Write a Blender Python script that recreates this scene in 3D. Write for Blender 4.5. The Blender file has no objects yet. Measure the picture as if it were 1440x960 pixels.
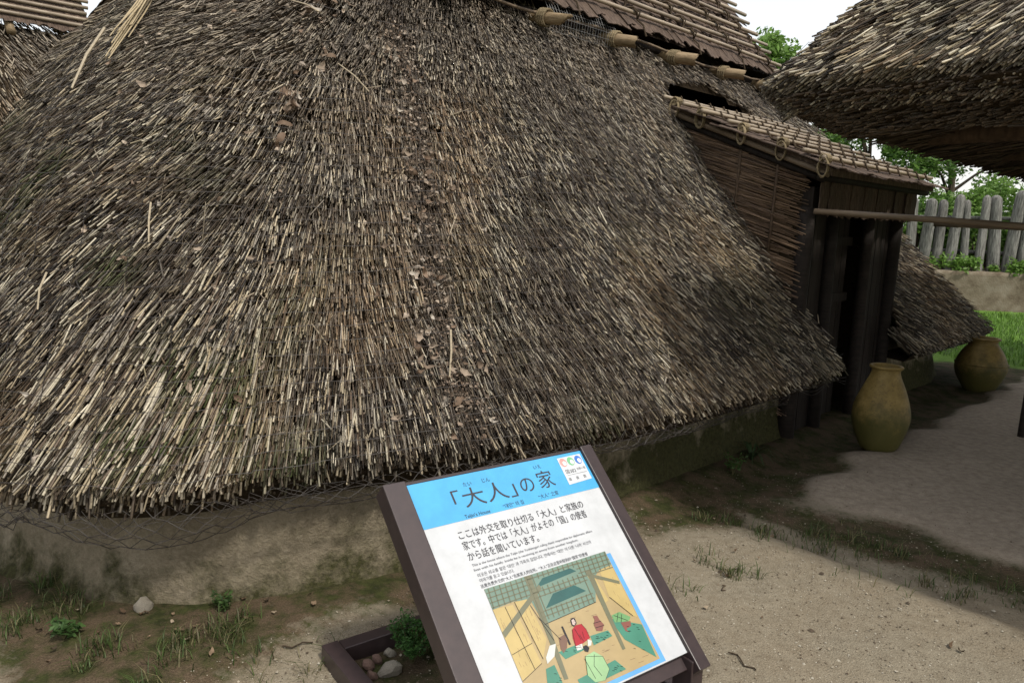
import bpy, bmesh, math, random
import numpy as np
from mathutils import Vector, Matrix, noise

random.seed(7)
rng = np.random.default_rng(7)
R = math.radians
sc = bpy.context.scene
col = sc.collection

# ------------------------------------------------------------------ camera, sky, sun, exposure
CAM_H = 1.55
cam = bpy.data.cameras.new("camera")
cam.sensor_width = 36.0
cam.lens = 26.0
cam.clip_start = 0.05
cam.clip_end = 2000.0
camo = bpy.data.objects.new("camera", cam)
col.objects.link(camo)
P, ROLL = R(9.2), R(2.0)
fw = Vector((0, math.cos(P), -math.sin(P)))
up = Vector((0, math.sin(P), math.cos(P)))
rt = Vector((1, 0, 0))
r2 = rt * math.cos(ROLL) + up * math.sin(ROLL)
u2 = up * math.cos(ROLL) - rt * math.sin(ROLL)
M = Matrix.Identity(4)
for i in range(3):
    M[i][0], M[i][1], M[i][2] = r2[i], u2[i], -fw[i]
M[2][3] = CAM_H
camo.matrix_world = M
sc.camera = camo

SUN_EL, SUN_AZ = R(55), R(142)      # azimuth clockwise from +Y (the view direction)
world = bpy.data.worlds.new("World")
sc.world = world
world.use_nodes = True
wn, wl = world.node_tree.nodes, world.node_tree.links
wn.clear()
sky = wn.new("ShaderNodeTexSky")
sky.sky_type = 'NISHITA'
sky.sun_disc = False
sky.sun_elevation = SUN_EL
sky.sun_rotation = SUN_AZ
sky.air_density = 1.2
sky.dust_density = 4.0
bg_sky = wn.new("ShaderNodeBackground")
bg_sky.inputs[1].default_value = 0.05
wl.new(sky.outputs[0], bg_sky.inputs[0])
bg_cloud = wn.new("ShaderNodeBackground")      # an even white cloud sheet over the blue
bg_cloud.inputs[0].default_value = (1.0, 0.99, 0.97, 1)
bg_cloud.inputs[1].default_value = 0.66
addb = wn.new("ShaderNodeAddShader")
wl.new(bg_sky.outputs[0], addb.inputs[0])
wl.new(bg_cloud.outputs[0], addb.inputs[1])
wo = wn.new("ShaderNodeOutputWorld")
wl.new(addb.outputs[0], wo.inputs[0])

sun = bpy.data.lights.new("sun", 'SUN')
sun.energy = 2.4
sun.angle = R(5)
sun.color = (1.0, 0.95, 0.86)
suno = bpy.data.objects.new("sun", sun)
col.objects.link(suno)
sd = Vector((math.sin(SUN_AZ) * math.cos(SUN_EL), math.cos(SUN_AZ) * math.cos(SUN_EL), math.sin(SUN_EL)))
suno.rotation_euler = sd.to_track_quat('Z', 'Y').to_euler()

vs = sc.view_settings
vs.view_transform = 'Standard'
vs.look = 'None'
vs.exposure = 0.40
vs.gamma = 1.0
vs.use_curve_mapping = False
sc.cycles.max_bounces = 5
sc.cycles.diffuse_bounces = 3

# ------------------------------------------------------------------ helpers
def tag(o, label=None, cat=None, group=None, kind=None):
    if label: o["label"] = label
    if cat: o["category"] = cat
    if group: o["group"] = group
    if kind: o["kind"] = kind
    return o

def empty(name, loc=(0, 0, 0), rz=0.0):
    o = bpy.data.objects.new(name, None)
    o.empty_display_size = 0.1
    col.objects.link(o)
    o.location = loc
    o.rotation_euler = (0, 0, rz)
    return o

def link(name, me, m=None, parent=None):
    o = bpy.data.objects.new(name, me)
    col.objects.link(o)
    if m is not None and len(me.materials) == 0:
        me.materials.append(m)
    if parent is not None:
        o.parent = parent
    return o

def smooth(me, on=True):
    me.polygons.foreach_set("use_smooth", [on] * len(me.polygons))

class MB:
    """collects vertices and faces for one mesh"""
    def __init__(s): s.v, s.f = [], []
    def add(s, vs_, fs_):
        b = len(s.v)
        s.v += [tuple(p) for p in vs_]
        s.f += [tuple(i + b for i in f) for f in fs_]
    def box(s, c, size, mat=None, jit=0.0):
        x, y, z = size[0] / 2, size[1] / 2, size[2] / 2
        vv = [Vector((a * x, b_ * y, d * z)) for a in (-1, 1) for b_ in (-1, 1) for d in (-1, 1)]
        if mat is not None: vv = [mat @ p for p in vv]
        vv = [p + Vector(c) + Vector((random.uniform(-jit, jit), random.uniform(-jit, jit), random.uniform(-jit, jit))) for p in vv]
        s.add(vv, [(0, 1, 3, 2), (4, 6, 7, 5), (0, 4, 5, 1), (2, 3, 7, 6), (0, 2, 6, 4), (1, 5, 7, 3)])
    def tube(s, pts, rad, n=6, caps=True):
        pts = [Vector(p) for p in pts]
        if not hasattr(rad, '__len__'): rad = [rad] * len(pts)
        rings = []
        prev = None
        for i, p in enumerate(pts):
            t = (pts[min(i + 1, len(pts) - 1)] - pts[max(i - 1, 0)])
            if t.length < 1e-9: t = Vector((0, 0, 1))
            t.normalize()
            a = prev if prev is not None else Vector((0.123, 0.2, 1)) if abs(t.z) < 0.9 else Vector((1, 0.1, 0))
            x = a - t * a.dot(t)
            if x.length < 1e-6: x = Vector((1, 0, 0)) - t * t.x
            x.normalize(); prev = x
            y = t.cross(x)
            rings.append([p + (x * math.cos(2 * math.pi * k / n) + y * math.sin(2 * math.pi * k / n)) * rad[i] for k in range(n)])
        vv = [q for r in rings for q in r]
        ff = []
        for i in range(len(pts) - 1):
            for k in range(n):
                ff.append((i * n + k, i * n + (k + 1) % n, (i + 1) * n + (k + 1) % n, (i + 1) * n + k))
        if caps:
            ff.append(tuple(range(n))[::-1]); ff.append(tuple((len(pts) - 1) * n + k for k in range(n)))
        s.add(vv, ff)
    def lathe(s, prof, n=32):
        vv = [(r * math.cos(2 * math.pi * k / n), r * math.sin(2 * math.pi * k / n), z) for r, z in prof for k in range(n)]
        ff = [(i * n + k, i * n + (k + 1) % n, (i + 1) * n + (k + 1) % n, (i + 1) * n + k) for i in range(len(prof) - 1) for k in range(n)]
        ff.append(tuple(range(n))[::-1])
        s.add(vv, ff)
    def mesh(s, name="mesh"):
        me = bpy.data.meshes.new(name)
        me.from_pydata(s.v, [], s.f)
        me.update()
        return me
    def build(s, name, m, parent=None, sm=False):
        me = s.mesh(name)
        if sm: smooth(me)
        return link(name, me, m, parent)

def np_mesh(name, V, faces, fsize, colors=None):
    """fast mesh from arrays; faces is a flat index array of fsize-gons"""
    me = bpy.data.meshes.new(name)
    nf = len(faces) // fsize
    me.vertices.add(len(V)); me.vertices.foreach_set("co", np.asarray(V, np.float32).ravel())
    me.loops.add(len(faces)); me.loops.foreach_set("vertex_index", np.asarray(faces, np.int32))
    me.polygons.add(nf)
    me.polygons.foreach_set("loop_start", np.arange(nf, dtype=np.int32) * fsize)
    me.update(calc_edges=True)
    if colors is not None:
        at = me.color_attributes.new("col", 'FLOAT_COLOR', 'POINT')
        c4 = np.ones((len(V), 4), np.float32); c4[:, :3] = colors
        at.data.foreach_set("color", c4.ravel())
    return me

def bevel(o, w, seg=2):
    md = o.modifiers.new("bevel", 'BEVEL'); md.width = w; md.segments = seg; md.limit_method = 'ANGLE'
    return o

# ------------------------------------------------------------------ materials
def new_mat(name, rough=0.8, spec=0.3):
    m = bpy.data.materials.new(name); m.use_nodes = True
    nt = m.node_tree
    b = nt.nodes["Principled BSDF"]
    b.inputs["Roughness"].default_value = rough
    b.inputs["Specular IOR Level"].default_value = spec
    return m, nt, b

def noise_node(nt, scale, detail=6, rough=0.6, vec=None, coord='Object'):
    n = nt.nodes.new("ShaderNodeTexNoise")
    n.inputs["Scale"].default_value = scale; n.inputs["Detail"].default_value = detail; n.inputs["Roughness"].default_value = rough
    if vec is None:
        tc = nt.nodes.new("ShaderNodeTexCoord"); vec = tc.outputs[coord]
    nt.links.new(vec, n.inputs["Vector"])
    return n

def ramp(nt, fac, stops):
    r = nt.nodes.new("ShaderNodeValToRGB")
    while len(r.color_ramp.elements) < len(stops): r.color_ramp.elements.new(0.5)
    for e, (p, c) in zip(r.color_ramp.elements, stops):
        e.position = p; e.color = (*c, 1)
    nt.links.new(fac, r.inputs[0])
    return r

def bump(nt, b, fac, strength=0.4, dist=0.01):
    bp = nt.nodes.new("ShaderNodeBump")
    bp.inputs["Strength"].default_value = strength; bp.inputs["Distance"].default_value = dist
    nt.links.new(fac, bp.inputs["Height"]); nt.links.new(bp.outputs[0], b.inputs["Normal"])
    return bp

def mixc(nt, fac, a, b_, mode='MIX'):
    n = nt.nodes.new("ShaderNodeMix"); n.data_type = 'RGBA'; n.blend_type = mode
    for sock, val in ((n.inputs[0], fac), (n.inputs[6], a), (n.inputs[7], b_)):
        if hasattr(val, 'is_output') or isinstance(val, bpy.types.NodeSocket): nt.links.new(val, sock)
        elif isinstance(val, (int, float)): sock.default_value = val
        else: sock.default_value = (*val, 1)
    return n.outputs[2]

def maprange(nt, v, a, b_, c=0.0, d=1.0):
    n = nt.nodes.new("ShaderNodeMapRange")
    n.inputs[1].default_value = a; n.inputs[2].default_value = b_; n.inputs[3].default_value = c; n.inputs[4].default_value = d
    nt.links.new(v, n.inputs[0]); return n.outputs[0]

def mat_noise(name, stops, scale=8, rough=0.8, spec=0.25, bstr=0.3, bdist=0.01, bscale=None, stretch=None, detail=7):
    m, nt, b = new_mat(name, rough, spec)
    tc = nt.nodes.new("ShaderNodeTexCoord"); vec = tc.outputs['Object']
    if stretch:
        mp = nt.nodes.new("ShaderNodeMapping"); mp.inputs["Scale"].default_value = stretch
        nt.links.new(vec, mp.inputs[0]); vec = mp.outputs[0]
    n = noise_node(nt, scale, detail, 0.65, vec)
    r = ramp(nt, n.outputs[0], stops)
    oi = nt.nodes.new("ShaderNodeObjectInfo")
    v = maprange(nt, oi.outputs["Random"], 0, 1, 0.8, 1.15)
    hs = nt.nodes.new("ShaderNodeHueSaturation"); nt.links.new(v, hs.inputs["Value"]); nt.links.new(r.outputs[0], hs.inputs["Color"])
    nt.links.new(hs.outputs[0], b.inputs["Base Color"])
    if bstr:
        n2 = n if bscale is None else noise_node(nt, bscale, 5, 0.6, vec)
        bump(nt, b, n2.outputs[0], bstr, bdist)
    return m

def mat_attr(name, rough=0.65, spec=0.3, nscale=60, lo=0.75, hi=1.2, trans=0.0):
    m, nt, b = new_mat(name, rough, spec)
    a = nt.nodes.new("ShaderNodeAttribute"); a.attribute_name = "col"
    n = noise_node(nt, nscale, 4, 0.6)
    v = maprange(nt, n.outputs[0], 0.25, 0.75, lo, hi)
    hs = nt.nodes.new("ShaderNodeHueSaturation"); nt.links.new(v, hs.inputs["Value"]); nt.links.new(a.outputs["Color"], hs.inputs["Color"])
    nt.links.new(hs.outputs[0], b.inputs["Base Color"])
    if trans:
        tr = nt.nodes.new("ShaderNodeBsdfTranslucent"); nt.links.new(hs.outputs[0], tr.inputs[0])
        mx = nt.nodes.new("ShaderNodeMixShader"); mx.inputs[0].default_value = trans
        out = nt.nodes["Material Output"]
        nt.links.new(b.outputs[0], mx.inputs[1]); nt.links.new(tr.outputs[0], mx.inputs[2]); nt.links.new(mx.outputs[0], out.inputs[0])
    return m

MT = {}
MT['reed'] = mat_attr("reed", 0.55, 0.35, 90)
MT['leafdry'] = mat_attr("dry_leaf", 0.7, 0.2, 120, 0.7, 1.2, 0.15)
MT['green'] = mat_attr("green_leaf", 0.5, 0.3, 30, 0.75, 1.35, 0.45)
MT['pebble'] = mat_attr("pebble", 0.85, 0.2, 150)
MT['core'] = mat_noise("thatch_core", [(0.3, (0.018, 0.013, 0.008)), (0.7, (0.06, 0.043, 0.026))], 25, 0.95, 0.1, 0.8, 0.02, None, (1, 1, 3))
MT['bark'] = mat_noise("cypress_bark", [(0.25, (0.03, 0.021, 0.016)), (0.5, (0.085, 0.060, 0.045)), (0.8, (0.17, 0.125, 0.095))], 9, 0.85, 0.2, 0.7, 0.015, None, (6, 1, 1))
MT['bamboo'] = mat_noise("weathered_bamboo", [(0.3, (0.15, 0.115, 0.08)), (0.55, (0.28, 0.225, 0.16)), (0.8, (0.38, 0.32, 0.24))], 5, 0.5, 0.4, 0.15, 0.004, 60, (0.6, 6, 6))
MT['bamboo_dark'] = mat_noise("old_bamboo", [(0.3, (0.09, 0.065, 0.045)), (0.7, (0.2, 0.15, 0.1))], 6, 0.6, 0.3, 0.15, 0.004, 60, (0.6, 6, 6))
MT['rope'] = mat_noise("old_rope", [(0.3, (0.03, 0.022, 0.016)), (0.7, (0.10, 0.075, 0.05))], 120, 0.95, 0.1, 0.9, 0.006)
MT['cord'] = mat_noise("straw_cord", [(0.3, (0.14, 0.11, 0.065)), (0.7, (0.30, 0.24, 0.15))], 120, 0.9, 0.1, 0.8, 0.004)
MT['log'] = mat_noise("log_end", [(0.3, (0.13, 0.09, 0.05)), (0.7, (0.30, 0.225, 0.135))], 12, 0.75, 0.25, 0.5, 0.006, None, (1, 5, 5))
MT['shadewood'] = mat_noise("shade_darkened_timber", [(0.3, (0.007, 0.0055, 0.0045)), (0.7, (0.026, 0.019, 0.015))], 7, 0.8, 0.25, 0.5, 0.008, None, (5, 5, 0.6))  # timber with the shade of the porch put into its near-black colour
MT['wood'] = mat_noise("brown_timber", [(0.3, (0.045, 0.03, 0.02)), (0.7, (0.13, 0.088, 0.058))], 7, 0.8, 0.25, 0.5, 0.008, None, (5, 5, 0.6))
MT['picket'] = mat_noise("grey_picket", [(0.3, (0.04, 0.038, 0.035)), (0.5, (0.16, 0.155, 0.145)), (0.72, (0.31, 0.30, 0.28))], 6, 0.9, 0.15, 0.8, 0.02, None, (7, 7, 0.8))
MT['wire'] = mat_noise("rusty_wire", [(0.3, (0.012, 0.010, 0.009)), (0.7, (0.035, 0.026, 0.02))], 40, 0.6, 0.4, 0)
MT['wirelight'] = mat_noise("galvanised_wire", [(0.3, (0.10, 0.10, 0.10)), (0.7, (0.22, 0.22, 0.21))], 40, 0.45, 0.5, 0)
MT['paintbrown'] = mat_noise("brown_paint", [(0.3, (0.028, 0.019, 0.020)), (0.7, (0.042, 0.028, 0.028))], 30, 0.38, 0.5, 0.08, 0.002, 300)
MT['stone'] = mat_noise("stone", [(0.3, (0.16, 0.14, 0.11)), (0.7, (0.36, 0.33, 0.27))], 20, 0.9, 0.2, 0.6, 0.01)
MT['stonered'] = mat_noise("reddish_stone", [(0.3, (0.12, 0.075, 0.06)), (0.7, (0.26, 0.17, 0.135))], 20, 0.9, 0.2, 0.6, 0.01)
MT['stem'] = mat_noise("plant_stem", [(0.3, (0.05, 0.045, 0.02)), (0.7, (0.12, 0.11, 0.05))], 10, 0.8, 0.2, 0)
MT['trunk'] = mat_noise("tree_bark", [(0.3, (0.03, 0.024, 0.018)), (0.7, (0.10, 0.08, 0.06))], 6, 0.9, 0.15, 0.8, 0.03, None, (4, 4, 0.7))

def mat_flat(name, c, rough=0.35, spec=0.45, coat=0.0):
    m, nt, b = new_mat(name, rough, spec)
    n = noise_node(nt, 14, 5)
    v = maprange(nt, n.outputs[0], 0.3, 0.7, 0.86, 1.03)
    hs = nt.nodes.new("ShaderNodeHueSaturation"); hs.inputs["Color"].default_value = (*c, 1); nt.links.new(v, hs.inputs["Value"])
    nt.links.new(hs.outputs[0], b.inputs["Base Color"])
    b.inputs["Coat Weight"].default_value = coat; b.inputs["Coat Roughness"].default_value = 0.12
    return m

# earthen wall: tan daub with moss climbing from the foot
def mat_daub():
    m, nt, b = new_mat("earthen_daub", 0.95, 0.12)
    tc = nt.nodes.new("ShaderNodeTexCoord")
    big = noise_node(nt, 3.0, 6, 0.65, tc.outputs['Object'])
    fine = noise_node(nt, 45, 8, 0.7, tc.outputs['Object'])
    base = ramp(nt, big.outputs[0], [(0.3, (0.19, 0.158, 0.108)), (0.55, (0.28, 0.24, 0.17)), (0.75, (0.36, 0.315, 0.235))])
    c = mixc(nt, 0.3, base.outputs[0], ramp(nt, fine.outputs[0], [(0.32, (0.05, 0.04, 0.027)), (0.5, (0.19, 0.155, 0.105)), (0.7, (0.42, 0.36, 0.27))]).outputs[0])
    sp = nt.nodes.new("ShaderNodeSeparateXYZ"); nt.links.new(tc.outputs['Object'], sp.inputs[0])
    mn = noise_node(nt, 5.5, 7, 0.7, tc.outputs['Object'])
    add = nt.nodes.new("ShaderNodeMath"); add.operation = 'MULTIPLY_ADD'
    nt.links.new(mn.outputs[0], add.inputs[0]); add.inputs[1].default_value = 0.75; nt.links.new(sp.outputs[2], add.inputs[2])
    dot = nt.nodes.new("ShaderNodeVectorMath"); dot.operation = 'DOT_PRODUCT'; nt.links.new(tc.outputs['Object'], dot.inputs[0]); dot.inputs[1].default_value = (0.719, 0.695, 0)
    damp = maprange(nt, dot.outputs["Value"], 1.6, 3.6, 0.0, 0.22)
    sub = nt.nodes.new("ShaderNodeMath"); sub.operation = 'SUBTRACT'; nt.links.new(add.outputs[0], sub.inputs[0]); nt.links.new(damp, sub.inputs[1])
    moss = maprange(nt, sub.outputs[0], 0.40, 0.56, 0.92, 0.0)
    patch = maprange(nt, noise_node(nt, 2.2, 6, 0.7, tc.outputs['Object']).outputs[0], 0.55, 0.68, 0.0, 0.55)
    mx = nt.nodes.new("ShaderNodeMath"); mx.operation = 'MAXIMUM'; nt.links.new(moss, mx.inputs[0]); nt.links.new(patch, mx.inputs[1])
    mc = ramp(nt, fine.outputs[0], [(0.3, (0.014, 0.016, 0.005)), (0.7, (0.06, 0.062, 0.018))])
    nt.links.new(mixc(nt, mx.outputs[0], c, mc.outputs[0]), b.inputs["Base Color"])
    bump(nt, b, fine.outputs[0], 0.9, 0.03)
    return m
MT['daub'] = mat_daub()

# ground: masks come from a vertex colour (R moss, G trodden earth, B lawn); colour detail from noise
def mat_ground():
    m, nt, b = new_mat("ground_earth", 0.95, 0.12)
    tc = nt.nodes.new("ShaderNodeTexCoord"); V = tc.outputs['Object']
    a = nt.nodes.new("ShaderNodeAttribute"); a.attribute_name = "col"
    sp = nt.nodes.new("ShaderNodeSeparateColor"); nt.links.new(a.outputs["Color"], sp.inputs[0])
    fine = noise_node(nt, 170, 6, 0.75, V); mid = noise_node(nt, 22, 8, 0.7, V); big = noise_node(nt, 1.6, 6, 0.6, V)
    vor = nt.nodes.new("ShaderNodeTexVoronoi"); vor.inputs["Scale"].default_value = 130; nt.links.new(V, vor.inputs["Vector"])
    sand = ramp(nt, mid.outputs[0], [(0.28, (0.125, 0.10, 0.068)), (0.5, (0.22, 0.19, 0.138)), (0.72, (0.30, 0.265, 0.20))]).outputs[0]
    sand = mixc(nt, 0.45, sand, ramp(nt, fine.outputs[0], [(0.3, (0.08, 0.063, 0.044)), (0.6, (0.25, 0.22, 0.165)), (0.8, (0.40, 0.365, 0.30))]).outputs[0])
    sand = mixc(nt, maprange(nt, big.outputs[0], 0.45, 0.7, 0, 0.35), sand, (0.20, 0.15, 0.095))
    trod = ramp(nt, mid.outputs[0], [(0.3, (0.20, 0.162, 0.122)), (0.7, (0.35, 0.295, 0.23))]).outputs[0]
    trod = mixc(nt, maprange(nt, fine.outputs[0], 0.62, 0.75, 0, 0.35), trod, (0.24, 0.21, 0.17))
    soil = ramp(nt, fine.outputs[0], [(0.3, (0.035, 0.025, 0.016)), (0.7, (0.13, 0.095, 0.06))]).outputs[0]
    moss = ramp(nt, mid.outputs[0], [(0.3, (0.014, 0.017, 0.006)), (0.7, (0.055, 0.06, 0.02))]).outputs[0]
    mosspatch = maprange(nt, noise_node(nt, 7, 7, 0.7, V).outputs[0], 0.42, 0.58)
    mossy = mixc(nt, mosspatch, soil, moss)
    def edge(ch, w=0.5):
        n = nt.nodes.new("ShaderNodeMath"); n.operation = 'MULTIPLY_ADD'
        nt.links.new(mid.outputs[0], n.inputs[0]); n.inputs[1].default_value = w; nt.links.new(sp.outputs[ch], n.inputs[2])
        return maprange(nt, n.outputs[0], 0.5 + w / 2 - 0.22, 0.5 + w / 2 + 0.22)
    c = mixc(nt, edge(1, 0.8), sand, trod)
    c = mixc(nt, edge(0, 1.5), c, mossy)
    lawn = ramp(nt, mid.outputs[0], [(0.3, (0.05, 0.11, 0.014)), (0.7, (0.13, 0.22, 0.04))]).outputs[0]
    c = mixc(nt, edge(2, 0.4), c, lawn)
    nt.links.new(c, b.inputs["Base Color"])
    h = mixc(nt, 0.5, fine.outputs[0], vor.outputs["Distance"])
    bump(nt, b, h, 0.8, 0.008)
    return m
MT['ground'] = mat_ground()

def mat_jar():
    m, nt, b = new_mat("fired_clay", 0.6, 0.3)
    tc = nt.nodes.new("ShaderNodeTexCoord"); V = tc.outputs['Object']
    n = noise_node(nt, 9, 8, 0.7, V); f = noise_node(nt, 70, 6, 0.7, V)
    c = ramp(nt, n.outputs[0], [(0.3, (0.10, 0.066, 0.018)), (0.5, (0.18, 0.125, 0.036)), (0.72, (0.27, 0.19, 0.065))]).outputs[0]
    c = mixc(nt, maprange(nt, f.outputs[0], 0.54, 0.68, 0, 0.75), c, (0.07, 0.045, 0.022))
    sp = nt.nodes.new("ShaderNodeSeparateXYZ"); nt.links.new(V, sp.inputs[0])
    ad = nt.nodes.new("ShaderNodeMath"); ad.operation = 'MULTIPLY_ADD'; nt.links.new(n.outputs[0], ad.inputs[0]); ad.inputs[1].default_value = 0.4; nt.links.new(sp.outputs[2], ad.inputs[2])
    c = mixc(nt, maprange(nt, ad.outputs[0], 0.40, 0.58, 0.85, 0.0), c, (0.055, 0.056, 0.014))
    nt.links.new(c, b.inputs["Base Color"])
    bump(nt, b, f.outputs[0], 0.3, 0.004)
    return m
MT['jar'] = mat_jar()

def mat_retaining():
    return mat_noise("stained_concrete", [(0.3, (0.10, 0.075, 0.05)), (0.5, (0.20, 0.165, 0.12)), (0.75, (0.30, 0.265, 0.21))], 3, 0.9, 0.15, 0.5, 0.02, 30)
MT['retaining'] = mat_retaining()

# ------------------------------------------------------------------ house axes: U runs along the ridge, N points out of the long side towards the path
AZ = R(46)
U3 = np.array([math.sin(AZ), math.cos(AZ), 0.0]); N3 = np.array([math.cos(AZ), -math.sin(AZ), 0.0])
def W(u, v, z): return np.multiply.outer(u, U3) + np.multiply.outer(v, N3) + np.multiply.outer(z, np.array([0, 0, 1.0]))
def Wv(u, v, z): return Vector(W(u, v, z))
def to_uv(x, y): return x * U3[0] + y * U3[1], x * N3[0] + y * N3[1]
def sstep(a, b, x):
    t = np.clip((x - a) / (b - a), 0, 1); return t * t * (3 - 2 * t)

# ------------------------------------------------------------------ ground: one sheet to the horizon
def axis(lo, hi, step, far):
    a = list(np.arange(lo, hi, step)); s = step
    while a[-1] < far: s *= 1.25; a.append(a[-1] + s)
    s = step
    while a[0] > -far: s *= 1.25; a.insert(0, a[0] - s)
    return np.array(a)
gx = axis(-2.8, 5.4, 0.035, 900); gy = axis(1.1, 8.6, 0.035, 900)
GX, GY = np.meshgrid(gx, gy)
gu, gv = to_uv(GX, GY)
fl = np.vectorize(lambda x, y, s, o: noise.noise((x * s, y * s, o)))
near = np.exp(-np.maximum(0, np.hypot(GX, GY - 4) - 6) / 3)
def ground_fields(u, v, x, y, nz):
    slab = sstep(3.95, 4.2, u + nz * 0.22 - 0.25 * np.maximum(0, -1.2 - v) * 0.0) * sstep(-1.98, -1.74, v + nz * 0.2)
    moss_wall = sstep(-1.75, -2.12, v + nz * 0.25) * sstep(2.6, 3.4, u + nz * 0.4)
    moss_strip = sstep(3.50, 3.75, u + nz * 0.25) * (1 - slab)
    soil_left = sstep(0.28, 0.05, np.abs(v + 2.35 + nz * 0.1)) * sstep(2.2, 1.2, u) * 0.65
    foot = sstep(-2.18, -2.34, v + nz * 0.15) * sstep(0.2, 0.5, u)
    leftpatch = sstep(-1.1, -1.7, x + nz * 0.6) * sstep(2.1, 2.4, y + nz * .3)
    moss = np.clip(np.maximum.reduce([moss_wall, moss_strip * 0.85, soil_left, foot * 0.9, leftpatch * .5]), 0, 1)
    cs_y, sn_y = math.cos(0.63331), math.sin(0.63331); lx_, ly_ = (x + .026) * cs_y + (y - 2.348) * sn_y, -(x + .026) * sn_y + (y - 2.348) * cs_y
    bed = sstep(.43, .40, np.abs(lx_ + .003)) * sstep(-.5, -.46, ly_) * sstep(.37, .34, ly_); moss = np.maximum(moss, bed * .95)
    lawn = sstep(8.6, 9.2, y + nz * 0.5) * sstep(4.5, 5.5, x) + sstep(14, 18, np.hypot(x, y))
    return np.clip(moss, 0, 1), np.clip(slab, 0, 1), np.clip(lawn, 0, 1)
nzg = fl(GX, GY, 2.1, 3.0)
moss, slab, lawn = ground_fields(gu, gv, GX, GY, nzg)
nzf = fl(GX, GY, 9.0, 8.0)
GZ = near * (0.018 * nzg + 0.007 * nzf) + 0.035 * slab * near
GZ -= near * 0.022 * np.exp(-((gu - 3.5 + 0.12 * nzg) / 0.07) ** 2) * sstep(-2.0, -1.8, gv)
GZ += near * 0.02 * np.exp(-((gu - 3.35 + 0.12 * nzg) / 0.10) ** 2) * sstep(-2.0, -1.8, gv)
GZ += near * 0.05 * sstep(-2.1, -2.4, gv) * sstep(0.3, 0.8, gu)
nyx = GX.shape
idx = np.arange(GX.size).reshape(nyx)
fq = np.stack([idx[:-1, :-1], idx[:-1, 1:], idx[1:, 1:], idx[1:, :-1]], -1).reshape(-1)
gme = np_mesh("ground", np.stack([GX, GY, GZ], -1).reshape(-1, 3), fq, 4, np.stack([moss, slab, lawn], -1).reshape(-1, 3))
smooth(gme)
tag(link("ground", gme, MT['ground']), kind="structure")
def gz(x, y):
    i = np.clip(np.searchsorted(gx, x), 1, len(gx) - 1); j = np.clip(np.searchsorted(gy, y), 1, len(gy) - 1)
    return GZ[j, i]

# ------------------------------------------------------------------ roof surfaces
class Roof:
    def __init__(s, eu, ev, v0, k, vmid, z0, hmax, uL, uR, r0=0.5, r1=0.1, bulge=0.0, off=np.zeros(3), bump_=0.03, scale=1.0):
        s.__dict__.update(locals())
    def plan(s, q, h):
        q = np.asarray(q, float); h = np.asarray(h, float)
        uL = np.interp(h, *s.uL); uR = np.interp(h, *s.uR); r = s.r0 + s.r1 * h
        def vF(u): return s.v0 - s.k * h - s.bulge * np.maximum(0, 3.5 - u) ** 1.8 * (1 - 0.25 * h)
        vl, vr = vF(uL + r), vF(uR - r)
        u = np.zeros_like(q + h); v = np.zeros_like(u)
        t = np.clip(q, 0, 1); m = q < 1
        uu = uL - 0.12 * (1 - t) ** 1.5; vv = s.vmid + (vl - r - s.vmid) * t
        u = np.where(m, uu, u); v = np.where(m, vv, v)
        t = np.clip(q - 1, 0, 1) * math.pi / 2; m = (q >= 1) & (q < 2)
        u = np.where(m, uL + r - r * np.cos(t), u); v = np.where(m, vl - r + r * np.sin(t), v)
        t = np.clip(q - 2, 0, 1); m = (q >= 2) & (q < 3)
        uu = uL + r + (uR - uL - 2 * r) * t
        u = np.where(m, uu, u); v = np.where(m, vF(uu), v)
        t = np.clip(q - 3, 0, 1) * math.pi / 2; m = (q >= 3) & (q < 4)
        u = np.where(m, uR - r + r * np.sin(t), u); v = np.where(m, vr - r + r * np.cos(t), v)
        t = np.clip(q - 4, 0, 1); m = q >= 4
        u = np.where(m, uR, u); v = np.where(m, (vr - r) + (s.vmid - vr + r) * t, v)
        return u, v
    def xyz(s, u, v, z):
        return s.off + s.scale * (np.multiply.outer(u, s.eu) + np.multiply.outer(v, s.ev) + np.multiply.outer(z, np.array([0, 0, 1.0])))
    def pos(s, q, h):
        u, v = s.plan(q, h); return s.xyz(u, v, s.z0 + np.asarray(h))
    def frame(s, q, h):
        e = 1e-3
        p = s.pos(q, h)
        th = s.pos(q, h + e) - p
        tq = s.pos(q + e, h) - s.pos(q - e, h)
        th /= np.linalg.norm(th, axis=-1, keepdims=True)
        n = np.cross(tq, th); n /= np.linalg.norm(n, axis=-1, keepdims=True)
        n = np.where(n[:, 2:3] < 0, -n, n)
        side = np.cross(n, th)
        return p, -th, n, side      # position, downslope, outward normal, sideways

def nvec(p, s, o): return np.array([noise.noise((a * s + o, b * s, c * s)) for a, b, c in p])

def reed_mesh(name, B, D, L, Rad, C, C2=None):
    """square-section stalks from the cut butt B along D; butt caps included"""
    n = len(B)
    a = np.cross(D, np.array([0.3, 0.5, 0.81])); a /= np.linalg.norm(a, axis=1, keepdims=True)
    b = np.cross(D, a)
    ph = rng.uniform(0, 6.28, n)[:, None]
    x = a * np.cos(ph) + b * np.sin(ph); y = -a * np.sin(ph) + b * np.cos(ph)
    r = Rad[:, None]; E = B + D * L[:, None]
    V = np.stack([B + x * r, B + y * r, B - x * r, B - y * r, E + x * r * .8, E + y * r * .8, E - x * r * .8, E - y * r * .8], 1).reshape(-1, 3)
    base = (np.arange(n) * 8)[:, None]
    f = np.array([0, 1, 5, 4, 1, 2, 6, 5, 2, 3, 7, 6, 3, 0, 4, 7, 3, 2, 1, 0])[None, :]
    F = (base + f).reshape(-1)
    if C2 is None: C2 = C
    CC = np.stack([C] * 4 + [C2] * 4, 1).reshape(-1, 3)
    return np_mesh(name, V, F, 4, CC)

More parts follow.
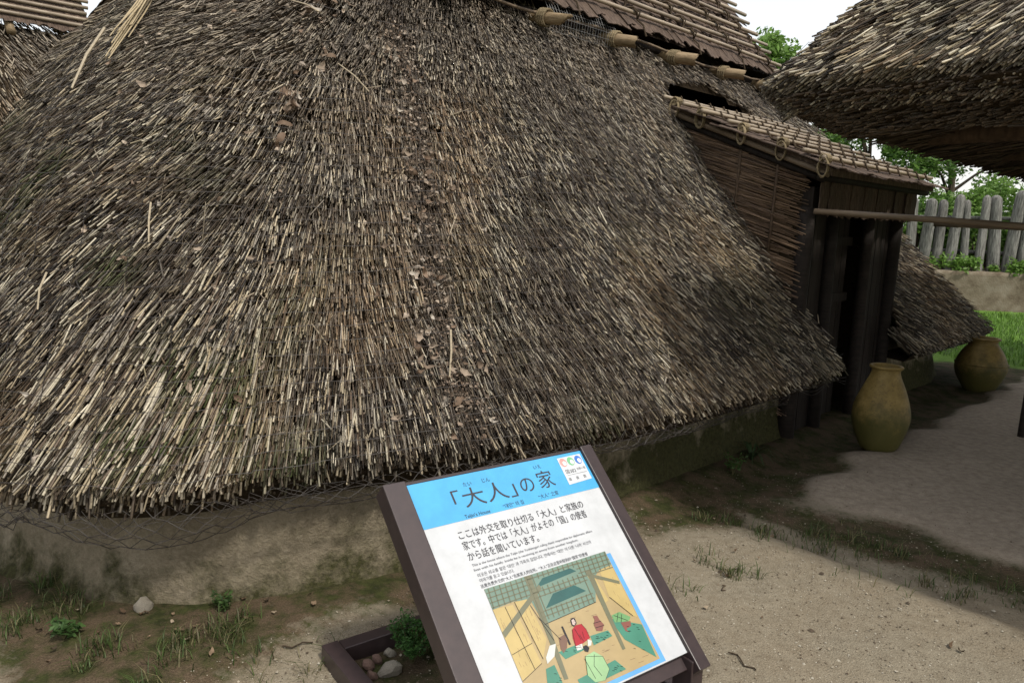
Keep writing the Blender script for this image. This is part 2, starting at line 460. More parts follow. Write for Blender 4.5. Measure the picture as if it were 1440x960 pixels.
TAN = np.array([0.52, 0.42, 0.265]); PALE = np.array([0.66, 0.585, 0.43]); GREY = np.array([0.33, 0.285, 0.225])
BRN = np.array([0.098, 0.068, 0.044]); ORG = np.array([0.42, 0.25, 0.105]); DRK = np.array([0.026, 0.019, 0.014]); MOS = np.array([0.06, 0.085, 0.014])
def reed_colours(p, u, h, n, moss_amt=1.0, greyness=0.0):
    w = rng.random(n)
    c = np.where(w[:, None] < .20, TAN, np.where(w[:, None] < .35, PALE, np.where(w[:, None] < .48, GREY, np.where(w[:, None] < .68, BRN, DRK))))
    big = nvec(p, 1.3, 5.0); mid = nvec(p, 4.0, 9.0)
    c = c * (1 - 0.0) 
    warm = np.clip(big * 1.6 + mid * 0.6 - 0.05, 0, 0.6)[:, None] * rng.random(n)[:, None]
    c = c * (1 - warm) + ORG * warm
    dark = np.clip(-big * 1.2 + mid * 0.8 + 0.0, 0, 0.55)[:, None]
    c = c * (1 - dark) + BRN * dark * 0.8
    g = np.clip(greyness, 0, 1)[:, None] if hasattr(greyness, '__len__') else greyness
    c = c * (1 - g) + (GREY * 0.85 + 0.15 * ORG) * g * (0.15 + 1.45 * rng.random(n)[:, None] ** 1.3)
    mm = np.clip(nvec(p, 2.2, 21.0) * 2.4 + mid * 0.9 - 0.22, 0, 1) * moss_amt * (rng.random(n) < 0.7)
    c = c * (1 - mm[:, None] * .85) + MOS * mm[:, None] * .85
    c = c * rng.uniform(0.46, 1.10, n)[:, None]; lum = c.mean(1, keepdims=True); return c * .8 + lum * .2 * np.array([1.03, 1.0, .95])

def thatch(rf, q, h, name, parent, hole=None, r=(0.0019, 0.0044), lay=(0.035, 0.12), moss_amt=1.0, far_fat=0.0, lift=0.03, fan=0.0, fuzz=0.3, tone=1.0):
    """fills the roof surface with stalks whose cut ends lie down the slope"""
    p, T, Nn, S = rf.frame(q, h)
    if hole is not None:
        keep = ~hole(p); p, T, Nn, S, q, h = p[keep], T[keep], Nn[keep], S[keep], q[keep], h[keep]
    n = len(p)
    bumpn = nvec(p, 1.1, 2.0) * rf.bump_ + nvec(p, 5.0, 12.0) * 0.022 + nvec(p, 16.0, 31.0) * 0.018
    d = np.linalg.norm(p - np.array([0, 0, CAM_H]), axis=1)
    B = p + Nn * (bumpn + rng.normal(0, 0.015, n) + lift)[:, None]
    ang = np.radians(rng.normal(17, 6, n)); sway = rng.normal(0, 0.045, n) + nvec(p, 3.0, 44.0) * 0.12
    stray = rng.random(n) < np.where(rng.random(n) < fuzz, .05, .012)
    sway = np.where(stray, rng.normal(0, 0.6, n), sway); ang = np.where(stray, np.radians(rng.uniform(-4, 6, n)), ang)
    D = -T * np.cos(ang)[:, None] - Nn * np.sin(ang)[:, None] + S * sway[:, None]
    if fan:      # stalks fanned round the hip
        e = np.array([-1.0, 0, 0]) - Nn * (-Nn[:, :1]); e /= np.linalg.norm(e, axis=1, keepdims=True)
        D = D - e * (fan * sstep(1.9, 0.3, p @ U3 - 0.25 * h))[:, None]
    D /= np.linalg.norm(D, axis=1, keepdims=True)
    L = rng.uniform(lay[0], lay[1], n) * (1 + 0.8 * (rng.random(n) < 0.12))
    rad = (r[0] + (r[1] - r[0]) * rng.random(n) ** 1.4) * (1 + far_fat * np.maximum(0, d - 4))
    fz = rng.random(n) < fuzz; rad = np.where(fz, rad * .42, rad); L = np.where(fz, L * 1.25, L)
    uu = (p - rf.off) @ rf.eu
    grey = np.clip((h - 1.1) * 0.45 + nvec(p, 0.9, 77.0) * 0.5, 0, 0.85)
    C = reed_colours(p, uu, h, n, moss_amt * np.clip(1.25 - h * 0.5, 0.15, 1.0) * (0.25 + 1.15 * sstep(2.0, .8, uu)), grey)
    if fan:      # the rotted, darkened seam under the leaf drift
        ug = np.interp(h, [.1, .3, .55, .85, 1.2, 1.55, 1.8, 2.02, 2.4], [1.99, 2.01, 2.07, 2.17, 2.30, 2.41, 2.49, 2.55, 2.66]) + .03 * nvec(p, 3.0, 91.0)
        seam = (sstep(.12, .03, np.abs(uu - ug)) * .8 * (rng.random(n) < .9))[:, None]
        C = C * (1 - seam) + DRK * 1.6 * seam
    C = C * tone
    C = np.where(fz[:, None], C * .3 + .7 * BRN * rng.uniform(.3, 1.6, n)[:, None], C)
    me = reed_mesh(name, B, D, L, rad, C, C * 0.9)
    o = link(name, me, MT['reed'], parent)
    o["kind"] = "stuff"
    return o

# main house
HOUSE = Roof(U3, N3, -2.09, 0.78, -4.6, 0.57, 2.45,
             ([0, .5, 1, 1.65, 2.2, 2.45], [.36, .52, .74, 1.08, 1.50, 1.72]), ([0, .57, 1.08, 2, 2.45], [9.9, 9.4, 8.95, 8.7, 8.6]), 0.75, 0.05, 0.085)
house = empty("thatched_house", tuple(W(5.1, -4.6, 0)))
tag(house, "large pit house with shaggy reed thatch reaching low over a mossy earthen wall", "house")
HOFF = Vector(W(5.1, -4.6, 0))
def hchild(o, parent=None):
    """child of the house, mesh given in world coordinates"""
    o.parent = parent or house
    o.matrix_parent_inverse = Matrix.Translation(-HOFF) if parent is None else Matrix.Identity(4)
    return o
def in_hole(p):
    u, v = p @ U3, p @ N3
    return (u > 5.13 + .2 * np.clip(1 - (p[:, 2] - .55) / 1.0, 0, 1)) & (u < 6.92) & (p[:, 2] < np.where((u < 6.6) & (u > 5.13), 2.60 + .17 * np.sin(np.clip((u - 5.13) / 1.47, 0, 1) * math.pi) ** .6, 2.5))

def roof_core(rf, name, inset, hole=None, close=True, lip=0.12, lip_in=0.35):
    qs = np.concatenate([np.linspace(0, 1, 8)[:-1], np.linspace(1, 2, 9)[:-1], np.linspace(2, 3, 150)[:-1], np.linspace(3, 4, 9)[:-1], np.linspace(4, 5, 8)])
    hs = np.linspace(0, rf.hmax, 40)
    V, F = [], []
    rows = []
    mb = MB()
    Q, Hh = np.meshgrid(qs, hs)
    p, T, Nn, S = rf.frame(Q.ravel(), Hh.ravel())
    p = p - Nn * inset
    p = p.reshape(len(hs), len(qs), 3)
    # inner lip: in and down under the eave
    c = rf.xyz(*[np.array(x) for x in ((np.interp(0, *rf.uL) + np.interp(0, *rf.uR)) / 2, rf.vmid, rf.z0)])
    e0 = p[0]
    u0, v0 = (e0 - rf.off) @ rf.eu / rf.scale, (e0 - rf.off) @ rf.ev / rf.scale
    uc = (np.interp(0, *rf.uL) + np.interp(0, *rf.uR)) / 2
    hl = (np.interp(0, *rf.uR) - np.interp(0, *rf.uL)) / 2; hv = abs(rf.v0 - rf.vmid)
    su = 1 - lip_in / hl; sv = 1 - lip_in / hv
    l1 = rf.xyz(uc + (u0 - uc) * (1 - 0.3 * (1 - su)), rf.vmid + (v0 - rf.vmid) * (1 - 0.3 * (1 - sv)), np.full(len(u0), rf.z0 - lip))
    l2 = rf.xyz(uc + (u0 - uc) * su, rf.vmid + (v0 - rf.vmid) * sv, np.full(len(u0), rf.z0 - lip + 0.04 + (lip_in > .4) * 0.25))
    allr = np.concatenate([l2[None], l1[None], p], 0)
    nr, nq = allr.shape[:2]
    def emit(A):
        base = len(mb.v); mb.v += [tuple(x) for x in A.reshape(-1, 3)]
        cen = 0.25 * (A[:-1, :-1] + A[1:, :-1] + A[:-1, 1:] + A[1:, 1:]).reshape(-1, 3)
        skip = hole(cen) if hole is not None else np.zeros(len(cen), bool)
        k = 0
        for i in range(nr - 1):
            for j in range(nq - 1):
                if not skip[k]:
                    a = base + i * nq + j
                    mb.f.append((a, a + 1, a + nq + 1, a + nq))
                k += 1
    emit(allr)
    # mirrored far half
    uu = (allr - rf.off) @ rf.eu; vv = (allr - rf.off) @ rf.ev; zz = (allr - rf.off)[..., 2]
    vv2 = 2 * rf.vmid * rf.scale - vv
    mir = rf.off + np.multiply.outer(uu, rf.eu) + np.multiply.outer(vv2, rf.ev) + np.multiply.outer(zz, np.array([0, 0, 1.0]))
    emit_hole = hole; hole_backup = hole
    base = len(mb.v); mb.v += [tuple(x) for x in mir.reshape(-1, 3)]
    for i in range(nr - 1):
        for j in range(nq - 1):
            a = base + i * nq + j
            mb.f.append((a, a + nq, a + nq + 1, a + 1))
    # flat top under the ridge cap
    t0 = (nr - 1) * nq; t1 = base + (nr - 1) * nq
    for j in range(nq - 1): mb.f.append((t0 + j, t0 + j + 1, t1 + j + 1, t1 + j))
    me = mb.mesh(name)
    return me

core = hchild(link("thatch_roof", roof_core(HOUSE, "thatch_roof", 0.035, in_hole), MT['core']))

def sample(rf, n, qr, hr, power=1.35, dref=2.7):
    """random surface points, thinned with distance from the viewer's side"""
    q = rng.uniform(qr[0], qr[1], n); h = rng.uniform(hr[0], hr[1], n)
    p = rf.pos(q, h); d = np.linalg.norm(p - np.array([0, 0, CAM_H]), axis=1)
    keep = rng.random(n) < np.minimum(1, (dref / d) ** power)
    return q[keep], h[keep]

HT = HOUSE.hmax
parts_q = [sample(HOUSE, 12000, (0.15, 1.0), (0, HT)), sample(HOUSE, 30000, (1, 2), (0, HT)), sample(HOUSE, 205000, (2, 3), (0, HT)), sample(HOUSE, 4000, (3, 4.2), (0, HT))]
Q = np.concatenate([a for a, b in parts_q]); Hh = np.concatenate([b for a, b in parts_q])
def hole_reeds(p):
    u = p @ U3
    return in_hole(p)
hchild(thatch(HOUSE, Q, Hh, "reed_layer", None, hole_reeds, far_fat=0.12, fan=0.42))
# dense ragged eave: extra stalks just at and under the edge
ne = 15000
qe = np.concatenate([rng.uniform(0.4, 2, 4600), rng.uniform(2, 3.0, ne)]); he = rng.uniform(0, 0.10, len(qe))
p_, T_, N_, S_ = HOUSE.frame(qe, he)
keep = ~in_hole(p_); p_, T_, N_, S_ = p_[keep], T_[keep], N_[keep], S_[keep]
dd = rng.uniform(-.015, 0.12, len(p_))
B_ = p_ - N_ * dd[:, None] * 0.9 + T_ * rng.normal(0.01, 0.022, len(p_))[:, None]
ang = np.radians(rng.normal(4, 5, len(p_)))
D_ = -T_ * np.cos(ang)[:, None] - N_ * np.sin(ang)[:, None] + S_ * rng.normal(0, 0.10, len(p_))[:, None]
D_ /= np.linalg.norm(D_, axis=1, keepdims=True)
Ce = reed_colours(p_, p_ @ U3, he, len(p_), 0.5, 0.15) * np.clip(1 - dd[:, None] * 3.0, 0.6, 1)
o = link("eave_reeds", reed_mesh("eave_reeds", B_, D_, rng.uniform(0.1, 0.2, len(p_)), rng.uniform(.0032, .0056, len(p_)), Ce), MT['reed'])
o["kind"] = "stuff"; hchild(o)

# the nearest stalks one by one: hollow cut reeds
def hollow_reed(r, L, tone):
    mb = MB(); n = 7; rr = r * 0.55
    v = []
    for z, q in ((0.012, rr), (0, rr), (0, r), (L * .5, r * .97), (L, r * .8)):
        v += [(q * math.cos(6.2832 * k / n), q * math.sin(6.2832 * k / n), z) for k in range(n)]
    f = [(i * n + k, i * n + (k + 1) % n, (i + 1) * n + (k + 1) % n, (i + 1) * n + k) for i in range(4) for k in range(n)]
    f.append(tuple(range(n)))
    mb.add(v, f); me = mb.mesh("reed")
    at = me.color_attributes.new("col", 'FLOAT_COLOR', 'POINT')
    for i, dta in enumerate(at.data): dta.color = (*(tone * (0.25 if i < n else 1.0)), 1)
    me.materials.append(MT['reed'])
    return me
reed_meshes = [hollow_reed(random.uniform(.0032, .0052), random.uniform(.12, .2), t * random.uniform(.85, 1.1)) for t in (TAN * .6, PALE * .62, GREY * .8, BRN * 1.3, GREY * .7, TAN * .5, PALE * .55, BRN)]
nr_ = 290
qn = rng.uniform(1.2, 2.32, nr_ * 2); hn = np.abs(rng.normal(0.0, 0.5, nr_ * 2))
pn, Tn, Nn_, Sn = HOUSE.frame(qn, hn)
order = np.argsort(np.linalg.norm(pn - np.array([0, 0, CAM_H]), axis=1))[:nr_]
bn = nvec(pn, 1.1, 2.0) * HOUSE.bump_ + nvec(pn, 5.0, 12.0) * 0.022 + nvec(pn, 16.0, 31.0) * 0.012
for k, i in enumerate(order):
    ev_ = np.array([-1.0, 0, 0]) + Nn_[i] * Nn_[i][0]; ev_ /= np.linalg.norm(ev_)
    D = Vector(-Tn[i] * math.cos(R(8)) - Nn_[i] * math.sin(R(8)) + Sn[i] * random.gauss(0, .07) - ev_ * 0.42 * float(sstep(1.9, .3, pn[i] @ U3 - .25 * hn[i]))).normalized()
    o = bpy.data.objects.new("reed", reed_meshes[k % len(reed_meshes)]); col.objects.link(o)
    o.parent = core
    o.location = Vector(pn[i] + Nn_[i] * (bn[i] + 0.045)); o.rotation_euler = D.to_track_quat('Z', 'Y').to_euler()

# low earthen wall
base_pts = [(.40, -5.6), (.45, -4.6), (.51, -3.64), (.66, -3.16), (.85, -2.82), (1.16, -2.63), (1.49, -2.5), (2.2, -2.43), (3.5, -2.42), (5.2, -2.42)]
def wall_mesh(pts, name, z0=-0.1, z1=0.60, batter=0.07, sub=26):
    # densify
    P2 = []
    for a, b in zip(pts[:-1], pts[1:]):
        L = math.hypot(b[0] - a[0], b[1] - a[1]); m = max(1, int(L / 0.04))
        for i in range(m): P2.append((a[0] + (b[0] - a[0]) * i / m, a[1] + (b[1] - a[1]) * i / m))
    P2.append(pts[-1])
    # soften corners
    arr = np.array(P2)
    for _ in range(40): arr[1:-1] = 0.25 * arr[:-2] + 0.5 * arr[1:-1] + 0.25 * arr[2:]
    t = np.gradient(arr, axis=0); t /= np.linalg.norm(t, axis=1, keepdims=True)
    nrm = np.stack([t[:, 1], -t[:, 0]], 1)
    inn = -nrm if (nrm[len(nrm) // 2] @ (np.array([5.1, -4.6]) - arr[len(nrm) // 2])) < 0 else nrm
    zs = np.linspace(z0, z1, sub); A = []
    for z in zs:
        off = batter * (z / z1) + 0.06 * np.exp(-max(z, 0) / .06) * -1
        ring = arr + inn * off
        pts3 = W(ring[:, 0], ring[:, 1], np.full(len(ring), z))
        dn = nvec(pts3, 2.5, 3.0) * 0.02 + nvec(pts3, 9.0, 4.0) * 0.009 + nvec(pts3, 30.0, 4.0) * 0.004
        d3 = W(-inn[:, 0], -inn[:, 1], np.zeros(len(ring)))
        A.append(pts3 + d3 * dn[:, None])
    ring = arr + inn * (batter + 0.3)
    A.append(W(ring[:, 0], ring[:, 1], np.full(len(ring), z1)))
    A = np.array(A); nr, nq = A.shape[:2]
    ix = np.arange(nr * nq).reshape(nr, nq)
    f = np.stack([ix[:-1, :-1], ix[:-1, 1:], ix[1:, 1:], ix[1:, :-1]], -1).reshape(-1)
    me = np_mesh(name, A.reshape(-1, 3), f, 4); smooth(me); return me
hchild(link("earthen_wall", wall_mesh(base_pts, "earthen_wall"), MT['daub']))
hchild(link("earthen_wall", wall_mesh([(6.9, -2.42), (8.5, -2.42), (9.2, -2.6), (9.45, -3.2), (9.5, -5)], "earthen_wall"), MT['daub']))

# ------------------------------------------------------------------ poles
def pole_mesh(L, r, nodes=0.0, n=9, sag=0.0, taper=0.92, point=False, wob=0.0):
    """a pole along local X; nodes = spacing of bamboo rings"""
    xs, rs = [], []
    if nodes:
        x = random.uniform(0.05, nodes)
        xs, rs = [0.0], [r]
        while x < L - 0.02:
            xs += [x - 0.012, x - 0.003, x + 0.003, x + 0.012]; rs += [r * 0.98, r * 1.09, r * 1.09, r * 0.98]
            x += nodes * random.uniform(0.85, 1.15)
        xs.append(L); rs.append(r)
        o_ = sorted(range(len(xs)), key=lambda i: xs[i]); xs = [xs[i] for i in o_]; rs = [rs[i] for i in o_]
    else:
        m = max(3, int(L / 0.25)); xs = [L * i / m for i in range(m + 1)]; rs = [r * random.uniform(0.94, 1.06) for _ in xs]
    if point: rs[-1] *= 0.25
    mb = MB(); p1, p2 = random.random() * 9, random.random() * 9
    mb.tube([(x, wob * math.sin(x * 2.1 + p1), -sag * 4 * (x / L) * (1 - x / L) + wob * math.sin(x * 1.7 + p2)) for x in xs], [q * (1 - (1 - taper) * x / L) for q, x in zip(rs, xs)], n)
    me = mb.mesh("pole"); smooth(me); return me
def put_pole(name, a, b, r, m, parent=None, **k):
    a, b = Vector(a), Vector(b); d = b - a
    me = pole_mesh(d.length, r, **k)
    o = link(name, me, m, parent)
    o.location = a; o.rotation_euler = d.to_track_quat('X', 'Z').to_euler()
    return o

# ------------------------------------------------------------------ ridge cap of bark and bamboo
CU0, CU1 = 2.6, 7.32
CV, CZ, CK = -3.84, 3.10, math.tan(R(49))
def capP(u, s, lift=0.0):           # s metres up the cap slope
    c, sn = math.cos(R(49)), math.sin(R(49))
    return Wv(u, CV - s * c + lift * sn, CZ + s * sn + lift * c)
mb = MB()
b0 = [capP(CU0, 0, -.03), capP(CU1, 0, -.03), capP(CU1, 1.15, -.03), capP(CU0, 1.15, -.03)]
far = [Wv(CU1, 2 * -4.6 - CV, CZ), Wv(CU0, 2 * -4.6 - CV, CZ)]
mb.add(b0 + far, [(0, 1, 2, 3), (3, 2, 4, 5), (1, 4, 2), (0, 3, 5)])
cap = hchild(mb.build("ridge_cap", MT['bark']))
def bark_mesh(w, L, seed):
    rnd = random.Random(seed); mb = MB(); nx, ny = 4, 4; t = 0.007
    top = []
    for j in range(ny + 1):
        for i in range(nx + 1):
            x = (i / nx - .5) * w + (rnd.uniform(-.006, .006)); y = L * j / ny
            if j == 0: y -= rnd.uniform(0, .075)
            z = rnd.uniform(-.003, .003) + 0.004 * math.sin(i * 1.7 + seed) - (0.008 * rnd.random() if j == 0 else 0)
            top.append(Vector((x, y, z)))
    bot = [p - Vector((0, 0, t)) for p in top]; m = (nx + 1) * (ny + 1)
    f = []
    for j in range(ny):
        for i in range(nx):
            a = j * (nx + 1) + i; f.append((a, a + 1, a + nx + 2, a + nx + 1))
    for i in range(nx): f.append((i + 1, i, i + m, i + 1 + m))
    for j in range(ny):
        a = j * (nx + 1); f.append((a, a + nx + 1, a + nx + 1 + m, a + m))
        a += nx; f.append((a + nx + 1, a, a + m, a + nx + 1 + m))
    mb.add(top + bot, f); me = mb.mesh("bark_sheet"); me.materials.append(MT['bark']); return me
barks = [bark_mesh(.15, .42, s) for s in range(7)]
cu, cs_, cn = Vector(U3), (capP(3, 1) - capP(3, 0)).normalized(), None
cn = cu.cross(cs_).normalized()
if cn.z < 0: cn = -cn
for row in range(4):
    u = CU0
    while u < CU1 + .02:
        o = bpy.data.objects.new("bark_sheet", random.choice(barks)); col.objects.link(o); o.parent = cap
        X = cu.copy(); Y = (cs_ + cu * random.gauss(0, .05)).normalized(); Z = X.cross(Y).normalized()
        if Z.z < 0: X = -X; Z = -Z
        X = Y.cross(Z)
        Z2 = (Z * math.cos(.09) - Y * math.sin(.09)); Y2 = (Y * math.cos(.09) + Z * math.sin(.09))
        mt = Matrix.Identity(4)
        # tilt so that each row's lower end rides over the row beneath
        for i in range(3): mt[i][0], mt[i][1], mt[i][2] = X[i], (Y * math.cos(.05) - Z * math.sin(.05))[i], (Z * math.cos(.05) + Y * math.sin(.05))[i]
        o.matrix_world = Matrix.Translation(capP(u, row * .27 + random.uniform(-.05, .035), .018 + random.uniform(0, .012))) @ mt @ Matrix.Diagonal((random.uniform(.7, 1.5), random.uniform(.8, 1.12), 1, 1))
        u += random.uniform(.115, .14)
cap_s = [0.11, 0.265, 0.42, 0.575, 0.73, 0.885, 1.04]
for k, s_ in enumerate(cap_s):
    put_pole("bamboo_pole", capP(CU0 - random.uniform(0, .2), s_ + random.uniform(-.01, .01), .055), capP(CU1 + random.uniform(.05, .22), s_ + random.uniform(-.01, .01), .055), random.uniform(.0165, .0205), MT['bamboo'], cap, nodes=.42, wob=.004)
for j, u0 in enumerate((3.35, 4.15, 4.95, 5.75, 6.5, 7.1)):
    pts, rr = [], []
    for k in range(len(cap_s)):
        uu = u0 - 0.10 * k * .35 + random.uniform(-.02, .02)
        pts += [capP(uu + .045, cap_s[k] - .05, .035), capP(uu + .02, cap_s[k] - .02, .078), capP(uu - .01, cap_s[k] + .015, .082), capP(uu - .03, cap_s[k] + .05, .04)]
        rr += [.006, .009, .009, .006]
    mb = MB(); mb.tube(pts, rr, 6)
    pts2 = [p + cu * (.035 * math.sin(i * 1.6)) + cn * .006 for i, p in enumerate(pts)]
    mb.tube(pts2, [q * .8 for q in rr], 6)
    t = link("rope_tie", mb.mesh("rope_tie"), MT['rope'], cap); smooth(t.data)
    # tail dangling to the log end below
    mb = MB(); mb.tube([pts[0], capP(u0 + .06, 0.0, .04), Wv(u0 + .08, CV + .05, CZ - .06)], .008, 5); link("rope_tail", mb.mesh("rope_tail"), MT['rope'], cap)
# pointed log ends under the cap edge
for u0 in (3.0, 3.85, 4.62, 5.42, 6.2, 6.98):
    a = Wv(u0, CV - .5, CZ - .02); b = Wv(u0 + .03, CV + .27, CZ - .20)
    o = put_pole("log_end", a, b, .05 + random.uniform(-.006, .006), MT['log'], cap, n=10, taper=.9, wob=.004)
    me = o.data
    # chamfer the tip to a blunt wedge
    L = (b - a).length
    for v in me.vertices:
        if v.co.x > L - 1e-4: v.co.x -= 0.10 * (0.5 - .5 * v.co.z / .06); v.co.y *= .6
    mb = MB()
    for dx in (.20, .22, .24, .26):
        c = a + (b - a) * (1 - dx / L)
        axx = (b - a).normalized(); e1 = axx.cross(Vector((0, 0, 1))).normalized(); e2 = axx.cross(e1)
        mb.tube([c + (e1 * math.cos(t_) + e2 * math.sin(t_)) * .056 for t_ in np.linspace(0, 6.283, 13)], .007, 5, False)
    link("cord_wrap", mb.mesh("cord_wrap"), MT['cord'], cap)
# dark eave beam behind the log ends
put_pole("eave_pole", Wv(CU0, CV - .10, CZ - .09), Wv(CU1, CV - .10, CZ - .09), .035, MT['shadewood'], cap, wob=.006)
# wire netting closing the gap under the cap edge
mb = MB()
for i in range(26):
    u = 3.9 + .03 * i + random.uniform(-.003, .003); mb.tube([Wv(u, CV - .01, CZ + .02), Wv(u + .006, CV + .05, CZ - .10), Wv(u + .01, CV + .035, CZ - .215)], .0011, 3, False)
for j in range(6):
    f = j / 5; mb.tube([Wv(3.9 + .03 * i, CV + .055 * math.sin(f * 2.6), CZ + .02 - .235 * f) for i in range(26)], .0011, 3, False)
mb.build("gap_netting", MT['wirelight'], cap)
# thin rod pinning the thatch just below the cap
rod = []
for u in np.linspace(2.7, 7.9, 30):
    h = 2.40 - 0.02 * math.sin(u * 2.3); rod.append(Wv(u, -2.05 - .78 * h + .075, .55 + h + .05 + random.uniform(-.008, .008)))
mb = MB(); mb.tube(rod, .011, 6); hchild(mb.build("pinning_rod", MT['bamboo_dark'], None, True))

# ------------------------------------------------------------------ porch in the long side
PU0, PU1 = 5.12, 6.92            # side walls
PVF = -2.40                      # door front
RZ0, RV0, RZ1, RV1 = 2.53, -3.62, 1.975, -2.20   # roof: top edge and front eave
def proof(u, t, lift=0.0):       # t from the house (0) to the front eave (1)
    sl = Vector((RV1 - RV0, RZ1 - RZ0)).normalized()
    return Wv(u, RV0 + (RV1 - RV0) * t - sl.y * lift, RZ0 + (RZ1 - RZ0) * t + sl.x * lift)
mb = MB()
A_ = [proof(PU0 - .06, -.25), proof(PU1 + .18, -.25), proof(PU1 + .18, 1), proof(PU0 - .06, 1)]
mb.add(A_ + [p - Vector((0, 0, .05)) for p in A_], [(0, 1, 2, 3), (7, 6, 5, 4), (0, 3, 7, 4), (3, 2, 6, 7), (2, 1, 5, 6)])
porch_roof = hchild(mb.build("porch_roof", MT['bark']))
pu = Vector(U3); ps = (proof(6, 0) - proof(6, 1)).normalized()
for row in range(4):
    u = PU0 - .08
    while u < PU1 + .2:
        o = bpy.data.objects.new("bark_sheet", random.choice(barks)); col.objects.link(o); o.parent = porch_roof
        Y = (ps + pu * random.gauss(0, .04)).normalized(); Z = pu.cross(Y).normalized(); X = pu.copy()
        if Z.z < 0: Z = -Z; X = -X
        X = Y.cross(Z); mt = Matrix.Identity(4)
        for i in range(3): mt[i][0], mt[i][1], mt[i][2] = X[i], (Y * math.cos(.05) - Z * math.sin(.05))[i], (Z * math.cos(.05) + Y * math.sin(.05))[i]
        o.matrix_world = Matrix.Translation(proof(u, 1.04 - row * .215 + random.uniform(-.02, .02), .016 + random.uniform(0, .010))) @ mt @ Matrix.Diagonal((random.uniform(.7, 1.4), random.uniform(.8, 1.1), 1, 1))
        u += random.uniform(.115, .14)
pole_t = [0.03, 0.15, 0.29, 0.43, 0.57, 0.71, 0.85, 0.96]
for k, t in enumerate(pole_t):
    put_pole("bamboo_pole", proof(PU0 - .10 - random.uniform(0, .05), t, .05), proof(PU1 + .22 + random.uniform(-.05, .06), t + random.uniform(-.01, .01), .05), random.uniform(.0135, .0175), MT['bamboo'], porch_roof, nodes=.36, wob=.004)
for j in range(9):
    u = PU0 + .1 + j * .215
    mb = MB(); pts = []
    for k, t in enumerate(pole_t):
        pts += [proof(u, t - .035, .03), proof(u, t, .075), proof(u, t + .035, .03)]
    mb.tube(pts, .008, 5); link("rope_tie", mb.mesh("rope_tie"), MT['rope'], porch_roof)
# straw cord loops along the near edge
for t in (0.10, 0.27, 0.52, 0.74, 0.96):
    c = proof(PU0 - .11, t, .03); mb = MB()
    for q in range(4):
        tilt = random.uniform(-.5, .5); rx = .034 + .006 * random.random(); rz = .058 + .012 * random.random()
        e1 = (Vector(N3) * math.cos(tilt) + Vector(U3) * math.sin(tilt)); 
        mb.tube([c + e1 * rx * math.cos(a_) + Vector((0, 0, 1)) * (rz * math.sin(a_) - .045) for a_ in np.linspace(0, 6.283, 15)], .0055, 5, False)
    for q in range(4):
        d_ = Vector(U3) * (.0 + .02 * q); mb.tube([c + d_ + (Vector(N3) * math.cos(a_) + Vector((0, 0, 1)) * math.sin(a_)) * .03 + Vector((0, 0, .012)) for a_ in np.linspace(0, 6.283, 11)], .006, 5, False)
    o = link("cord_loop", mb.mesh("cord_loop"), MT['cord'], porch_roof); smooth(o.data)
# split bamboo edging under the near side of the porch roof
put_pole("edge_pole", proof(PU0 - .07, .03, -.045), proof(PU0 - .07, 1.0, -.045), .022, MT['bamboo_dark'], porch_roof, nodes=.3)
put_pole("edge_pole", proof(PU0 - .03, .0, -.09), proof(PU0 - .03, .98, -.09), .026, MT['shadewood'], porch_roof)

# near side wall of thin reeds, slanting a little towards the front
mb = MB(); porch_wall = None
nst = 3400
sv = rng.uniform(-3.55, PVF + .02, nst); szz = rng.uniform(0.15, 2.34, nst)
roofz = RZ0 + (RZ1 - RZ0) * (sv - RV0) / (RV1 - RV0) - .08
kp = szz < roofz; sv, szz = sv[kp], szz[kp]
B_ = W(np.full(len(sv), PU0) + rng.normal(-.012, .012, len(sv)), sv, szz)
Dv = W(rng.normal(0, .03, len(sv)), -np.ones(len(sv)) * 1.0, np.full(len(sv), .30) + rng.normal(0, .035, len(sv)))
Dv /= np.linalg.norm(Dv, axis=1, keepdims=True)
Cw = np.where(rng.random(len(sv))[:, None] < .5, np.array([.19, .125, .08]), np.array([.12, .078, .052])) * rng.uniform(.6, 1.4, len(sv))[:, None]
o = link("side_wall_reeds", reed_mesh("side_wall_reeds", B_ + W(np.zeros(len(sv)), np.full(len(sv), .02), np.zeros(len(sv))), Dv, rng.uniform(.35, .7, len(sv)), rng.uniform(.0026, .0048, len(sv)), Cw), MT['reed'])
o["kind"] = "stuff"; hchild(o)
def slabbox(name, u0, u1, v0, v1, z0, z1, m, parent=None, jit=0.0):
    mb = MB(); mb.add([Wv(u, v, z) for u in (u0, u1) for v in (v0, v1) for z in (z0, z1)], [(0, 1, 3, 2), (4, 6, 7, 5), (0, 4, 5, 1), (2, 3, 7, 6), (0, 2, 6, 4), (1, 5, 7, 3)])
    o = link(name, mb.mesh(name), m, parent)
    return hchild(o) if parent is None else o
mb = MB()
for uu in ((PU0 + .012, PU0 + .04), (PU1 - .04, PU1 - .012)):
    pts = []
    for u in uu:
        pts += [Wv(u, -4.1, 0), Wv(u, PVF - .03, 0), Wv(u, PVF - .03, 1.95), Wv(u, -3.62, 2.43), Wv(u, -4.1, 2.55)]
    mb.add(pts, [(0, 1, 2, 3, 4), (9, 8, 7, 6, 5), (0, 5, 6, 1), (1, 6, 7, 2), (2, 7, 8, 3), (3, 8, 9, 4)])
hchild(mb.build("side_wall_lining", MT['core']))
for v, z0, z1 in ((-2.62, 1.40, 2.03), (-2.92, 1.66, 2.13)):
    hchild(put_pole("wall_stick", Wv(PU0 - .035, v, z0), Wv(PU0 - .035, v + .015, z1), .011, MT['wood'], wob=.003))
